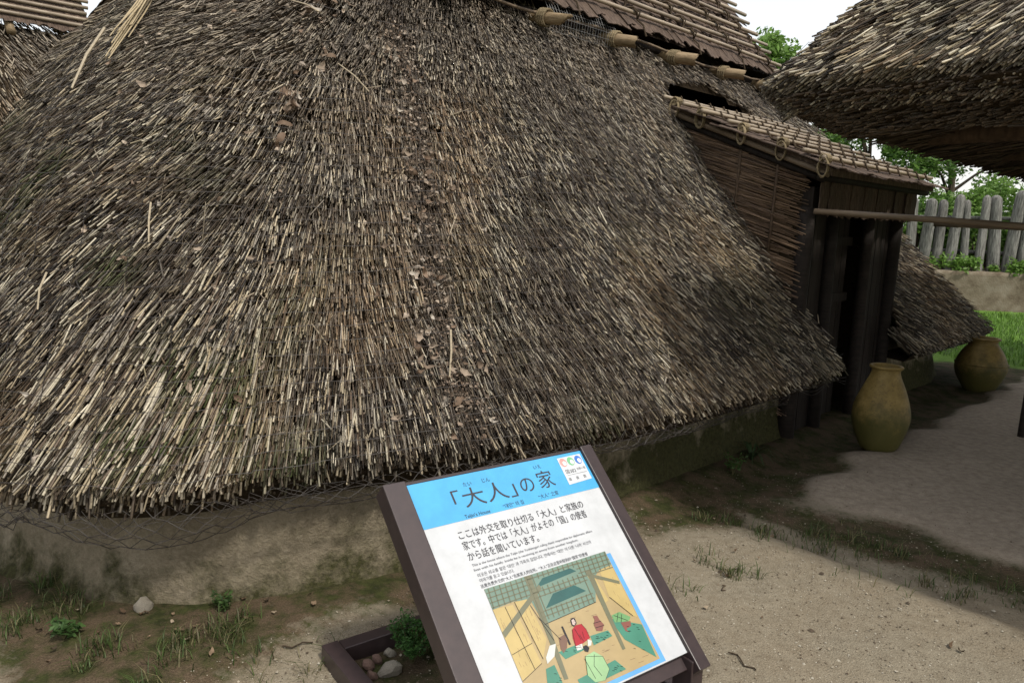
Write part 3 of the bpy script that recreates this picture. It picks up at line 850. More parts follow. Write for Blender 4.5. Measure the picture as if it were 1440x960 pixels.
# front: posts, lintel, door
porch_front = slabbox("porch_lintel", PU0 + .02, PU1 + .10, PVF - .05, PVF + .05, 1.70, 1.86, MT['shadewood'])
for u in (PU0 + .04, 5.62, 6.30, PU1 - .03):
    hchild(put_pole("door_post", Wv(u, PVF, -.02), Wv(u, PVF, 1.72), .05 if u in (5.62, 6.30) else .065, MT['shadewood'], n=10, wob=.004))
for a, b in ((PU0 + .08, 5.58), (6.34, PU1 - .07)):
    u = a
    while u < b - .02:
        w = min(random.uniform(.08, .12), b - u); slab = slabbox("wall_board", u, u + w - .006, PVF - .055, PVF - .03 + random.uniform(0, .008), 0.0, 1.72, MT['shadewood']); u += w
door = slabbox("door", 5.68, 6.24, PVF - .16, PVF - .13, 0.02, 1.68, MT['shadewood'])
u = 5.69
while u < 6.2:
    slabbox("door_board", u, u + .095, PVF - .13, PVF - .113 + random.uniform(0, .006), 0.03, 1.66, MT['shadewood'], door); u += .105
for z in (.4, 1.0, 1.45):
    slabbox("door_rail", 5.69, 6.23, PVF - .113, PVF - .085, z, z + .07, MT['shadewood'], door)
# bark fringe and beam under the front eave
for k in range(15):
    u = PU0 + .10 + k * .125
    o = bpy.data.objects.new("bark_sheet", random.choice(barks)); col.objects.link(o); o.parent = porch_roof
    X = Vector(U3); Y = Vector((0, 0, 1)); Z = X.cross(Y); mt = Matrix.Identity(4)
    for i in range(3): mt[i][0], mt[i][1], mt[i][2] = X[i], Y[i], Z[i]
    o.matrix_world = Matrix.Translation(Wv(u, RV1 - .10 + random.uniform(-.01, .01), 1.70)) @ mt @ Matrix.Diagonal((1, .66, 1, 1))
put_pole("eave_pole", Wv(PU0 - .10, RV1 - .06, RZ1 - .055), Wv(PU1 + .2, RV1 - .06, RZ1 - .055), .028, MT['shadewood'], porch_roof)

# barrier pole from the porch post across to the other roof
def thing_pole(name, a, b, r, m, label, cat, group=None, **k):
    o = put_pole(name, a, b, r, m, None, **k); return tag(o, label, cat, group)
thing_pole("timber_rail", Wv(5.0, -2.27, 1.685), Wv(5.16, -0.2, 1.58), .021, MT['bamboo_dark'], "weathered timber rail running from the porch post out to the right edge", "rail", wob=.004)
thing_pole("bamboo_rail", Wv(6.9, -2.1, 1.66), Wv(7.2, -0.3, 1.62), .030, MT['bamboo'], "pale bamboo rail tied behind the timber rail in front of the picket fence", "rail", nodes=.4)

# ------------------------------------------------------------------ wire netting over the thatch
mb = MB()
def net_line(qs, hs, lift, jit):
    p, T, Nn, S = HOUSE.frame(qs, hs)
    bn = nvec(p, 1.1, 2.0) * HOUSE.bump_ + nvec(p, 5.0, 12.0) * 0.022
    return p + Nn * (bn + lift + nvec(p, 8, 55.0) * jit)[:, None]
def net_emit(P_):
    ok = ~in_hole(P_); run = []
    for i in range(len(P_)):
        if ok[i]: run.append(P_[i])
        else:
            if len(run) > 1: mb.tube(run, .0014, 3, False)
            run = []
    if len(run) > 1: mb.tube(run, .0014, 3, False)
hh = .03
while hh < 2.3:
    qs = np.concatenate([np.linspace(.5, 1.98, 40), np.linspace(2, 2.98, 130)])
    net_emit(net_line(qs, np.full(len(qs), hh) + .004 * np.sin(qs * 37 + hh * 9) + rng.normal(0, .0015, len(qs)), .068, .012)); hh += .052
for qv in list(np.arange(1.1, 2, .16)) + list(np.linspace(2, 2.95, 60)):
    hs_ = np.linspace(0, 2.25, 46); net_emit(net_line(np.full(46, qv) + .0008 * np.sin(hs_ * 31), hs_, .066, .012))
net = hchild(mb.build("wire_netting", MT['wire']))
# slack diamond netting hanging below the eave at the near corner
mb = MB()
def slack(qv, f):
    # f 0 at the eave, 1 at the drooping hem
    dep = 0.05 + 0.10 * abs(math.sin((qv - .6) * 4.1)) * (1 if qv < 2.15 else max(0.25, 1 - (qv - 2.15) * 4))
    p, T, Nn, S = HOUSE.frame(np.array([qv]), np.array([0.0]))
    o = Vector(p[0]) + Vector(Nn[0]) * 0; hz = Vector((Nn[0][0], Nn[0][1], 0)).normalized()
    return o + hz * (-0.01 + .035 * math.sin(f * 3.1)) + Vector((0, 0, -.03 - dep * f)) + Vector((noise.noise((qv * 30, f * 4, 1)), noise.noise((qv * 30, f * 4, 5)), noise.noise((qv * 30, f * 4, 9)))) * .030
qlist = list(np.arange(.55, 2.0, .032)) + list(np.arange(2.0, 2.42, .0052))
m = len(qlist)
for sgn in (1, -1):
    for i in range(-6, m + 6, 2):
        pts = []
        for k in range(7):
            j = i + sgn * k
            if 0 <= j < m: pts.append(slack(qlist[j], k / 6))
        if len(pts) > 1: mb.tube(pts, .0014, 4, False)
for k in range(46):      # loose snarled ends
    j = random.randrange(2, m - 14); a0 = random.random() * .6; mb.tube([slack(qlist[j + i], min(1.15, max(0, a0 + .35 * math.sin(i * .9 + k)))) + Vector((0, 0, -.02 * math.sin(i * .5) * random.random())) for i in range(random.randrange(4, 11))], .0013, 4, False)
for f in (0.33, .66, 1.0):
    mb.tube([slack(q, f) for q in qlist], .0016 if f == 1 else .0010, 4, False)
hchild(mb.build("hanging_netting", MT['wire']))
# far part of the eave: a faint slack hem of netting
mb = MB()
for f in (.3, .7, 1.0):
    qs = np.linspace(2.42, 2.86, 90); p, T, Nn, S = HOUSE.frame(qs, np.zeros(90))
    P_ = p + Nn * .03 + np.array([0, 0, -1.0]) * (.03 + f * .05 * (1 + .6 * np.sin(qs * 90)))[:, None]; net_emit(P_)
hchild(mb.build("hanging_netting", MT['wire']))

# ------------------------------------------------------------------ leaves caught on the roof
def leaf_mesh(seed, w, L, tone, curl):
    rnd = random.Random(seed); mb = MB(); n = 5; v = []
    for i in range(n + 1):
        t = i / n; hw = w * max(.05, math.sin(math.pi * min(1, t * .97 + .02)) ** 1.25)
        z = curl * L * (t - .5) ** 2 * 2 + rnd.uniform(-.002, .002)
        for sx in (-1, 0, 1): v.append((sx * hw * (1 + rnd.uniform(-.35, .2)), (t - .5) * L + rnd.uniform(-.003, .003), z + (abs(sx) * curl * hw * .8 + rnd.uniform(-.004, .004))))
    f = []
    for i in range(n):
        for k in range(2): a = i * 3 + k; f.append((a, a + 1, a + 4, a + 3))
    mb.add(v, f); me = mb.mesh("dead_leaf"); smooth(me)
    at = me.color_attributes.new("col", 'FLOAT_COLOR', 'POINT')
    for d in at.data: d.color = (*tone, 1)
    me.materials.append(MT['leafdry']); return me
LT = [(.44, .36, .28), (.32, .255, .195), (.40, .34, .28), (.20, .15, .11), (.24, .17, .12), (.30, .25, .205), (.44, .395, .335), (.16, .11, .075)]
leaves = [leaf_mesh(i, random.uniform(.010, .021), random.uniform(.036, .066), LT[i % len(LT)], random.choice((-1, 1, 1)) * random.uniform(.5, 1.7)) for i in range(16)]
def surf_at_uv(u, h):
    uL = np.interp(h, *HOUSE.uL); uR = np.interp(h, *HOUSE.uR); r = HOUSE.r0 + HOUSE.r1 * h
    return 2 + (u - uL - r) / (uR - uL - 2 * r)
def put_leaf(q, h, lift=.055, scale=1.0, tilt=.5):
    p, T, Nn, S = HOUSE.frame(np.array([q]), np.array([h]))
    bn = nvec(p, 1.1, 2.0) * HOUSE.bump_ + nvec(p, 5.0, 12.0) * 0.022 + nvec(p, 16.0, 31.0) * 0.012
    o = bpy.data.objects.new("dead_leaf", random.choice(leaves)); col.objects.link(o)
    o.location = Vector(p[0] + Nn[0] * (bn[0] + lift))
    z = (Vector(Nn[0]) + Vector((random.gauss(0, tilt), random.gauss(0, tilt), random.gauss(0, tilt))) * .6).normalized()
    qn_ = z.to_track_quat('Z', 'Y'); o.rotation_euler = (qn_.to_matrix() @ Matrix.Rotation(random.uniform(0, 6.28), 3, 'Z')).to_euler()
    o.scale = (scale,) * 3
    return o
# dense drift in the gutter running down the middle of the near slope
gut = [(2.50, 2.02), (2.44, 1.80), (2.36, 1.55), (2.25, 1.2), (2.12, .85), (2.02, .55), (1.96, .30), (1.94, .10)]
for i in range(210):
    t = random.random() ** .75 * (len(gut) - 1); k = min(int(t), len(gut) - 2); f = t - k
    u = gut[k][0] + (gut[k + 1][0] - gut[k][0]) * f; h = gut[k][1] + (gut[k + 1][1] - gut[k][1]) * f
    u += random.gauss(0, .075 + .06 * (t / 7) ** 2); h += random.gauss(0, .04)
    tag(put_leaf(float(surf_at_uv(u, max(.03, h))), max(.03, h), random.uniform(.02, .07), random.uniform(.4, 1.25), .55), "dry curled leaf in the drift of leaves running down the middle of the near thatch", "leaf", "dead leaves drifted on the near slope")
for cx_, ch_, n_ in ((1.36, 1.50, 16), (1.55, 2.05, 12), (1.9, 2.1, 10), (1.25, 1.30, 8), (1.75, 2.2, 12), (2.2, 2.1, 14), (2.0, 1.75, 8)):
    for i in range(n_):
        q = float(surf_at_uv(cx_ + random.gauss(0, .10), ch_))
        tag(put_leaf(q, min(2.3, ch_ + random.gauss(0, .06)), random.uniform(.03, .08), random.uniform(.6, 1.3), .6), "dry curled leaf in a small clump on the upper near thatch", "leaf", "dead leaves clumped on the upper slope")
for i in range(60):
    q = random.uniform(1.3, 2.5); h = random.uniform(.05, 2.2) ** 1.0
    tag(put_leaf(q, h, random.uniform(.035, .065), random.uniform(.5, .95), .45), "single dry leaf lying loose on the thatch away from the drift", "leaf", "dead leaves scattered on the thatch")
# crumbled leaf litter and stalk fragments in and around the drift
nl = 2600
tt = rng.random(nl) * (len(gut) - 1); kk = np.minimum(tt.astype(int), len(gut) - 2); ff_ = tt - kk; ga = np.array(gut)
lu = ga[kk, 0] * (1 - ff_) + ga[kk + 1, 0] * ff_ + rng.normal(0, .055, nl) + .05; lh = np.clip(ga[kk, 1] * (1 - ff_) + ga[kk + 1, 1] * ff_ + rng.normal(0, .05, nl), .02, 2.3)
extra = rng.random(nl) < .3
lu = np.where(extra, rng.uniform(1.2, 4.5, nl), lu); lh = np.where(extra, rng.uniform(.05, 2.2, nl), lh)
lq = np.array([float(surf_at_uv(a, b)) for a, b in zip(lu, lh)])
lp_, lT, lN, lS = HOUSE.frame(lq, lh); lb = nvec(lp_, 1.1, 2.0) * HOUSE.bump_ + nvec(lp_, 5.0, 12.0) * .022
lc = lp_ + lN * (lb + rng.uniform(.03, .06, nl))[:, None]
av = rng.normal(0, 1, (nl, 3)); av -= lN * np.sum(av * lN, 1, keepdims=True) * .7; av /= np.linalg.norm(av, axis=1, keepdims=True)
bv = np.cross(lN + rng.normal(0, .5, (nl, 3)), av); bv /= np.linalg.norm(bv, axis=1, keepdims=True)
thin = rng.random(nl) < .3; la = np.where(thin, rng.uniform(.02, .05, nl), rng.uniform(.004, .013, nl))[:, None]; lw2 = np.where(thin, .0012, la[:, 0] * rng.uniform(.4, .9, nl))[:, None]
Vl = np.stack([lc - av * la, lc + bv * lw2, lc + av * la * .8 + lN * .004, lc - bv * lw2], 1).reshape(-1, 3)
tl = np.array([(.20, .15, .11), (.10, .072, .05), (.34, .28, .22), (.05, .038, .028), (.26, .20, .15)])[rng.integers(0, 5, nl)]
o = link("leaf_litter", np_mesh("leaf_litter", Vl, np.arange(nl * 4), 4, np.repeat(tl, 4, 0)), MT['leafdry']); tag(o, "crumbled leaf litter and stalk bits caught in the thatch", "leaf litter", kind="stuff")
# loose straws lying on the thatch
def loose(q, h, du, dh, L, r, tone, label):
    p, T, Nn, S = HOUSE.frame(np.array([q]), np.array([h])); d = (Vector(S[0]) * du + Vector(T[0]) * dh).normalized()
    mb = MB(); c = Vector(p[0] + Nn[0] * .085)
    mb.tube([c - d * L / 2 - Vector(Nn[0]) * .01, c + Vector(Nn[0]) * .008, c + d * L / 2], [r, r, r * .7], 6)
    me = mb.mesh("loose_straw"); at = me.color_attributes.new("col", 'FLOAT_COLOR', 'POINT')
    for x in at.data: x.color = (*tone, 1)
    return tag(link("loose_straw", me, MT['reed']), label, "straw")
P_ = (.33, .275, .19)
loose(1.22, 1.62, .12, 1, .42, .007, P_, "long pale straw lying down the left hip of the thatch near the picture edge")
loose(1.36, .62, -.1, 1, .17, .004, P_, "upright pale straw on the left thatch above the lower corner")
loose(1.62, .88, -.15, 1, .20, .004, P_, "thin pale straw standing on the left thatch beside the mossy patches")
loose(float(surf_at_uv(1.40, 1.98)), 1.98, 1, .15, .16, .004, P_, "short pale straw lying crosswise near the top of the thatch")
loose(float(surf_at_uv(2.02, .36)), .36, .25, 1, .24, .005, P_, "pale straw stuck upright in the leaf drift near the eave")
loose(float(surf_at_uv(2.10, 1.62)), 1.62, .9, -.5, .2, .004, P_, "pale twig slanting over the leaf drift high on the thatch")
# a slipped bundle of pale straw on the left hip
mb = MB()
p0, T0, N0, S0 = HOUSE.frame(np.array([1.33]), np.array([2.02]))
for i in range(16):
    a = Vector(p0[0] + N0[0] * (.07 + random.uniform(0, .05)) + S0[0] * random.gauss(0, .015)); d = (Vector(T0[0]) + Vector(S0[0]) * random.gauss(.04, .035)).normalized()
    L = random.uniform(.35, .62); mb.tube([a - d * .12 + Vector(N0[0]) * .02, a + d * L * .5, a + d * L - Vector(N0[0]) * random.uniform(-.02, .03)], [.004, .0045, .003], 5)
me = mb.mesh("straw_bundle"); at = me.color_attributes.new("col", 'FLOAT_COLOR', 'POINT')
c3 = np.ones((len(me.vertices), 4), np.float32); c3[:, :3] = np.array([.34, .27, .16]); at.data.foreach_set("color", c3.ravel())
tag(link("straw_bundle", me, MT['reed']), "slipped bundle of pale straw lying down the upper left hip of the thatch", "straw")

# ------------------------------------------------------------------ neighbouring roof on the right
RU0 = 3.32
STORE = Roof(U3, -N3, 1.86, 0.80, -0.9, 2.19, 2.4, ([0, 2.4], [RU0, RU0 + .85 * 2.4]), ([0, 2.4], [13.0, 13.0 - .85 * 2.4]), 0.16, 0.1)
store = empty("thatched_storehouse", tuple(W(6.4, 0.9, 0)))
tag(store, "raised thatched roof with deep dark eaves overhanging the path at the right", "building")
SOFF = Vector(W(6.4, 0.9, 0))
def schild(o):
    o.parent = store; o.matrix_parent_inverse = Matrix.Translation(-SOFF); return o
schild(link("thatch_roof", roof_core(STORE, "thatch_roof", .04, None, True, .16, .95), MT['core']))
qa = [(rng.uniform(0.2, 1, 13000), rng.uniform(0, 1.6, 13000)), (rng.uniform(1, 2, 7000), rng.uniform(0, 1.8, 7000)), (rng.uniform(2, 2.6, 3500), rng.uniform(0, 1.2, 3500))]
schild(thatch(STORE, np.concatenate([a for a, b in qa]), np.concatenate([b for a, b in qa]), "reed_layer", None, None, (.0032, .0056), (.07, .2), .35, lift=.03, tone=1.45, fuzz=.2))  # tone lightens the reed colour in place of sunlight missing on this face
qe = np.concatenate([rng.uniform(0.2, 1, 10500), rng.uniform(1, 2, 5200), rng.uniform(2, 3, 7000)]); he = rng.uniform(0, .10, len(qe))
p_, T_, N_, S_ = STORE.frame(qe, he); dd = rng.uniform(-.03, .16, len(qe))
B_ = p_ - N_ * dd[:, None] + T_ * rng.normal(0, .010, len(qe))[:, None]
D_ = -T_ + S_ * rng.normal(0, .1, len(qe))[:, None]; D_ /= np.linalg.norm(D_, axis=1, keepdims=True)
o = link("eave_reeds", reed_mesh("eave_reeds", B_, D_, rng.uniform(.1, .25, len(qe)), rng.uniform(.003, .0052, len(qe)), reed_colours(p_, p_ @ U3, he, len(qe), .3, .35) * .75), MT['reed'])
o["kind"] = "stuff"; schild(o)
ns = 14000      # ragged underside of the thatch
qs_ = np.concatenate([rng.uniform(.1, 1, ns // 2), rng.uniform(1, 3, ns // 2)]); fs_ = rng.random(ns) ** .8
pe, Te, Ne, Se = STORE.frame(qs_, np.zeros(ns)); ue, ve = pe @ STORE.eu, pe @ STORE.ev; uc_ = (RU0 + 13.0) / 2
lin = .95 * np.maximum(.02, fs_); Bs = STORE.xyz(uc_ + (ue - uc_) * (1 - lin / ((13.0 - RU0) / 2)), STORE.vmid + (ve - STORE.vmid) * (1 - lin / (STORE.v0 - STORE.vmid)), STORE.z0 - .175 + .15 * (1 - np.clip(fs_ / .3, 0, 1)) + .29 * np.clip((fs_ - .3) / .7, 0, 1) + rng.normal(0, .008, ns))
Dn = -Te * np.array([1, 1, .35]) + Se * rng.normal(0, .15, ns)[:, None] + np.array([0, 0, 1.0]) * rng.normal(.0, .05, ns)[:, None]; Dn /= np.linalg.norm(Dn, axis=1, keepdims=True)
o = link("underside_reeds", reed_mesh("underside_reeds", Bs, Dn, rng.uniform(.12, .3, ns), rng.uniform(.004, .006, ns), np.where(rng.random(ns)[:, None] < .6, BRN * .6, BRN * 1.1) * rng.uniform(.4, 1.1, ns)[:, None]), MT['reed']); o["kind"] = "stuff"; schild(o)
schild(put_pole("beam", Wv(4.62, -1.62, 2.10), Wv(4.35, 1.2, 2.12), .06, MT['wood'], n=10, wob=.006))
schild(put_pole("beam", Wv(5.9, -1.55, 2.12), Wv(5.9, 1.6, 2.12), .06, MT['wood'], n=10, wob=.006))
for u, v in ((6.75, -1.26), (4.3, 0.1), (4.3, 2.9), (10.2, -1.0), (11.8, 2.9)):
    schild(put_pole("roof_post", Wv(u, v, -.05), Wv(u + .02, v + .05, 2.55), .024 if u < 7 else .036, MT['shadewood'], n=10, wob=.006))
for (a, b, r) in (((4.25, -1.75, 2.34), (4.25, 3.5, 2.34), .075), ((3.9, -1.18, 2.48), (12.5, -1.18, 2.48), .075), ((5.6, -1.7, 2.36), (5.6, 3.5, 2.36), .07), ((6.9, -1.7, 2.36), (6.9, 3.5, 2.36), .07), ((3.8, 2.9, 2.48), (12.5, 2.9, 2.48), .075)):
    schild(put_pole("beam", Wv(*a), Wv(*b), r, MT['wood'], n=10, wob=.008))
for k in range(8):
    v = -1.25 + k * .5
    schild(put_pole("rafter", Wv(3.75, v, 2.18), Wv(5.5, min(v * .6 + .36, 1.6), 4.05), .035, MT['wood'], n=8, wob=.006))
for k in range(13):
    u = 4.1 + k * .62
    schild(put_pole("rafter", Wv(u, -1.50, 2.18), Wv(u * .75 + 1.6, .6, 4.3), .035, MT['wood'], n=8, wob=.006))

# ------------------------------------------------------------------ other thatched house far left
OTH_OFF = np.array([-5.25, 8.75, 0.0])
OTH = Roof(U3, N3, 0.0, 0.78, -2.6, 0.76, 3.2, ([0, 3.2], [-5.0, -3.4]), ([0, 3.2], [2.6, 1.3]), 0.6, 0.1, 0.0, OTH_OFF)
oth = empty("thatched_house", tuple(OTH_OFF + W(-1.5, -2.6, 0)))
tag(oth, "far thatched house with bark and bamboo ridge in the upper left corner", "house")
OOFF = Vector(OTH_OFF + W(-1.5, -2.6, 0))
def ochild(o, parent=None):
    o.parent = parent or oth; o.matrix_parent_inverse = Matrix.Translation(-OOFF) if parent is None else Matrix.Identity(4); return o
ochild(link("thatch_roof", roof_core(OTH, "thatch_roof", .03), MT['core']))
qa = rng.uniform(1, 4, 20000); ha = rng.uniform(0.8, 3.2, 20000)
ochild(thatch(OTH, qa, ha, "reed_layer", None, None, (.006, .010), (.08, .2), .2))
def ocap(u, s, lift=0.0):
    c, sn = math.cos(R(49)), math.sin(R(49)); v0, z0 = -.78 * 3.2 + .14, 3.98
    return Vector(OTH_OFF + W(u, v0 - s * c + lift * sn, z0 + s * sn + lift * c))
mb = MB(); mb.add([ocap(-4.5, 0), ocap(.95, 0), ocap(.95, 1.2), ocap(-4.5, 1.2), ocap(.95, 0) - Vector(N3) * .9 - Vector((0, 0, .05)), ocap(-4.5, 0) - Vector(N3) * 1.4], [(0, 1, 2, 3), (1, 4, 2), (0, 3, 5)])
ocapo = ochild(mb.build("ridge_cap", MT['bark']))
ocs = (ocap(0, 1) - ocap(0, 0)).normalized()
for row in range(3):
    u = -2.6
    while u < .95:
        o = bpy.data.objects.new("bark_sheet", random.choice(barks)); col.objects.link(o); o.parent = ocapo
        Y = ocs; Z = Vector(U3).cross(Y).normalized(); Z = Z if Z.z > 0 else -Z; X = Y.cross(Z); mt = Matrix.Identity(4)
        for i in range(3): mt[i][0], mt[i][1], mt[i][2] = X[i], (Y * math.cos(.05) - Z * math.sin(.05))[i], (Z * math.cos(.05) + Y * math.sin(.05))[i]
        o.matrix_world = Matrix.Translation(ocap(u, row * .3 + random.uniform(-.03, .02), .03)) @ mt; u += .13
for k in range(7): put_pole("bamboo_pole", ocap(-4.6, .08 + .14 * k, .06), ocap(.98 + random.uniform(.0, .1), .08 + .14 * k, .06), .027, MT['bamboo'], ocapo, nodes=.4)
for u in (-1.6, -.8, 0.0, .8):
    o = put_pole("log_end", ocap(u, .4, -.1), ocap(u, -.16, -.06), .06, MT['log'], ocapo, n=10)

# ------------------------------------------------------------------ jars
def jar(name, loc, prof, label, band=None):
    j = empty(name, loc); tag(j, label, "jar")
    mb = MB(); mb.lathe(prof, 48); me = mb.mesh("body"); smooth(me)
    # hand-made unevenness
    for v in me.vertices: v.co.x += .006 * noise.noise(v.co * 6); v.co.y += .006 * noise.noise(v.co * 6 + Vector((5, 0, 0)))
    link("body", me, MT['jar'], j)
    rim_r, rim_z = prof[-4]
    mb = MB(); mb.tube([(rim_r * math.cos(a), rim_r * math.sin(a), rim_z - .008) for a in np.linspace(0, 6.2832, 33)], .011, 8, False); o = mb.build("rim", MT['jar'], j, True)
    if band:
        mb = MB(); mb.tube([(band[0] * math.cos(a), band[0] * math.sin(a), band[1]) for a in np.linspace(0, 6.2832, 41)], .008, 6, False); mb.build("raised_band", MT['jar'], j, True)
    return j
def prof_fix(pts, wall=.015):
    # smooth profile by interpolation, then the inside
    zs = np.array([p[1] for p in pts]); rs = np.array([p[0] for p in pts])
    t = np.linspace(0, 1, 40); s_ = np.linspace(0, 1, len(pts))
    r = np.interp(t, s_, rs); z = np.interp(t, s_, zs)
    for _ in range(6): r[1:-1] = .25 * r[:-2] + .5 * r[1:-1] + .25 * r[2:]; z[1:-1] = .25 * z[:-2] + .5 * z[1:-1] + .25 * z[2:]
    out = list(zip(r, z)); rr, zz = out[-1]
    return out + [(rr - wall, zz), (rr - wall, zz - .1), (rr * .2, zz - .3)]
jar("clay_jar", (2.66, 5.16, .02), prof_fix([(.10, 0), (.13, .02), (.174, .13), (.192, .24), (.188, .31), (.163, .40), (.118, .50), (.094, .56), (.092, .585), (.101, .615)]), "tall pear-shaped ochre clay jar standing in front of the porch")
jar("clay_jar", (4.80, 7.45, .0), prof_fix([(.12, 0), (.15, .03), (.215, .15), (.238, .25), (.225, .33), (.18, .42), (.125, .49), (.12, .52), (.135, .55)]), "squat round clay jar with a raised band in the shade beyond the porch", (.236, .29))

# ------------------------------------------------------------------ information sign
YAW, TILT = 0.63331, 0.74193
sign = empty("information_sign", (-0.026, 2.348, 0.0), YAW)
tag(sign, "slanted information sign with blue heading, Japanese text and house interior picture on brown stand", "sign")
PT = Vector((0, 0, .749)); PX = Vector((1, 0, 0)); PD = Vector((0, -math.cos(TILT), -math.sin(TILT))); PN = Vector((0, -math.sin(TILT), math.cos(TILT)))
PWd, PHt = .70, .7384
def pp(x, y, l=0.0): return PT + PX * (x - PWd / 2) + PD * y + PN * l
PM = Matrix.Identity(4)
for i in range(3): PM[i][0], PM[i][1], PM[i][2], PM[i][3] = PX[i], -PD[i], PN[i], pp(0, 0)[i]
def pbox(name, x0, x1, y0, y1, l0, l1, m, parent=sign, bev=0.003):
    mb = MB(); mb.add([pp(x, y, l) for x in (x0, x1) for y in (y0, y1) for l in (l0, l1)], [(0, 1, 3, 2), (4, 6, 7, 5), (0, 4, 5, 1), (2, 3, 7, 6), (0, 2, 6, 4), (1, 5, 7, 3)])
    me = mb.mesh(name); bm = bmesh.new(); bm.from_mesh(me); bmesh.ops.recalc_face_normals(bm, faces=bm.faces); bm.to_mesh(me); bm.free()
    o = link(name, me, m, parent)
    if bev: bevel(o, bev)
    return o
MT['p_white'] = mat_flat("print_white", (.49, .505, .52), .22, .5, .35)
MT['p_blue'] = mat_flat("print_sky_blue", (.06, .33, .60), .22, .5, .35)
MT['p_text'] = mat_flat("print_dark_grey", (.032, .030, .036), .3, .4, .2)
MT['p_light'] = mat_flat("print_mid_grey", (.10, .10, .11), .3, .4, .2)
pbox("side_frame", -.075, -.001, -.012, .80, -.058, .012, MT['paintbrown'])
pbox("side_frame", .701, .752, -.012, .80, -.058, .012, MT['paintbrown'])
panel = pbox("panel", 0, .70, 0, PHt, -.03, 0.0, MT['p_white'], bev=0.001)
pbox("top_rail", -.001, .701, -.012, -.001, -.05, -.001, MT['paintbrown'])
pbox("back_board", 0.0, .70, .002, .78, -.05, -.031, MT['paintbrown'])
def legbox(name, x, y, sx, sy, z0, z1):
    mb = MB(); mb.box((x, y, (z0 + z1) / 2), (sx, sy, z1 - z0)); o = mb.build(name, MT['paintbrown'], sign); bevel(o, .003); return o
yb = -math.cos(TILT) * .765
legbox("leg", .372, yb + .03, .055, .075, -.03, .232); legbox("leg", -.388, yb + .03, .06, .075, -.03, .232)
legbox("rear_leg", .25, -.12, .045, .06, -.03, .56); legbox("rear_leg", -.12, -.12, .05, .06, -.03, .56)
legbox("base_bar", -.436, -.06, .06, .894, -.02, .065); legbox("base_bar", .43, -.06, .06, .894, -.02, .065); legbox("base_bar", -.003, .357, .80, .06, -.02, .062); legbox("base_bar", -.003, -.475, .80, .06, -.02, .062)

def flat(name, pts, m, lift, parent=panel):
    mb = MB(); mb.add([pp(x, y, lift) for x, y in pts], [tuple(range(len(pts)))[::-1]])
    return link(name, mb.mesh(name), m, parent)
def rect(x0, y0, x1, y1): return [(x0, y0), (x1, y0), (x1, y1), (x0, y1)]
def text(name, s, x, y, size, m, lift=.0016, width=None, bold=0.0):
    cu_ = bpy.data.curves.new(name, 'FONT'); cu_.body = s; cu_.size = size; cu_.resolution_u = 6; cu_.offset = bold
    t = bpy.data.objects.new(name, cu_); col.objects.link(t)
    dg = bpy.context.evaluated_depsgraph_get(); me = bpy.data.meshes.new_from_object(t.evaluated_get(dg))
    bpy.data.objects.remove(t)
    me.name = name; me.materials.clear(); me.materials.append(m)
    o = bpy.data.objects.new(name, me); col.objects.link(o); o.parent = panel
    xs = [v.co.x for v in me.vertices]; w = (max(xs) - min(xs)) if xs else 1
    sx = width / w if width else 1.0
    o.matrix_local = Matrix.Translation(pp(x, y, lift) - Vector((0, 0, 0))) @ PM.to_3x3().to_4x4() @ Matrix.Diagonal((sx, 1, 1, 1)) @ Matrix.Translation((-(min(xs) if xs else 0), 0, 0))
    return o
flat("heading_band", rect(0.0005, 0.0005, .6995, .150), MT['p_blue'], .0008)
text("title", "「大人」", .135, .108, .070, MT['p_text'], width=.235); text("title", "の", .392, .106, .066, MT['p_text']); text("title", "家", .468, .104, .070, MT['p_text'])
for s_, x in (("たい", .19), ("じん", .262), ("いえ", .475)): text("reading_aid", s_, x, .042 if x < .4 else .034, .017, MT['p_text'])
text("subtitle", "Taijin’s House", .15, .146, .0165, MT['p_text']); text("subtitle", "“대인” 의 집", .295, .143, .0165, MT['p_text']); text("subtitle", "“大人” 之家", .44, .140, .0165, MT['p_text'])
text("body_text", "ここは外交を取り仕切る「大人」と家族の", .104, .204, .030, MT['p_text'], width=.492)
text("body_text", "家です。中では「大人」がよその「国」の使者", .104, .239, .030, MT['p_text'], width=.486)
text("body_text", "から話を聞いています。", .106, .274, .030, MT['p_text'], width=.262)
text("english_text", "This is the house where the Taijin (the Yoshinogari ruling class) responsible for diplomatic affairs", .108, .294, .0105, MT['p_light'], width=.47)
text("english_text", "lives with his family. Inside he is receiving an envoy from another kingdom.", .108, .309, .0105, MT['p_light'], width=.40)
text("korean_text", "이곳은 외교를 맡은 ‘대인’ 과 가족의 집입니다. 안에서는 ‘대인’ 이 다른 ‘나라’ 사신의", .112, .328, .0125, MT['p_light'], width=.44)
text("korean_text", "이야기를 듣고 있습니다.", .112, .344, .0125, MT['p_light'])
text("chinese_text", "这是负责外交的“大人”及其家人的住所。“大人”正在这里听取别的“国家”的使者", .108, .361, .0125, MT['p_text'], width=.41)
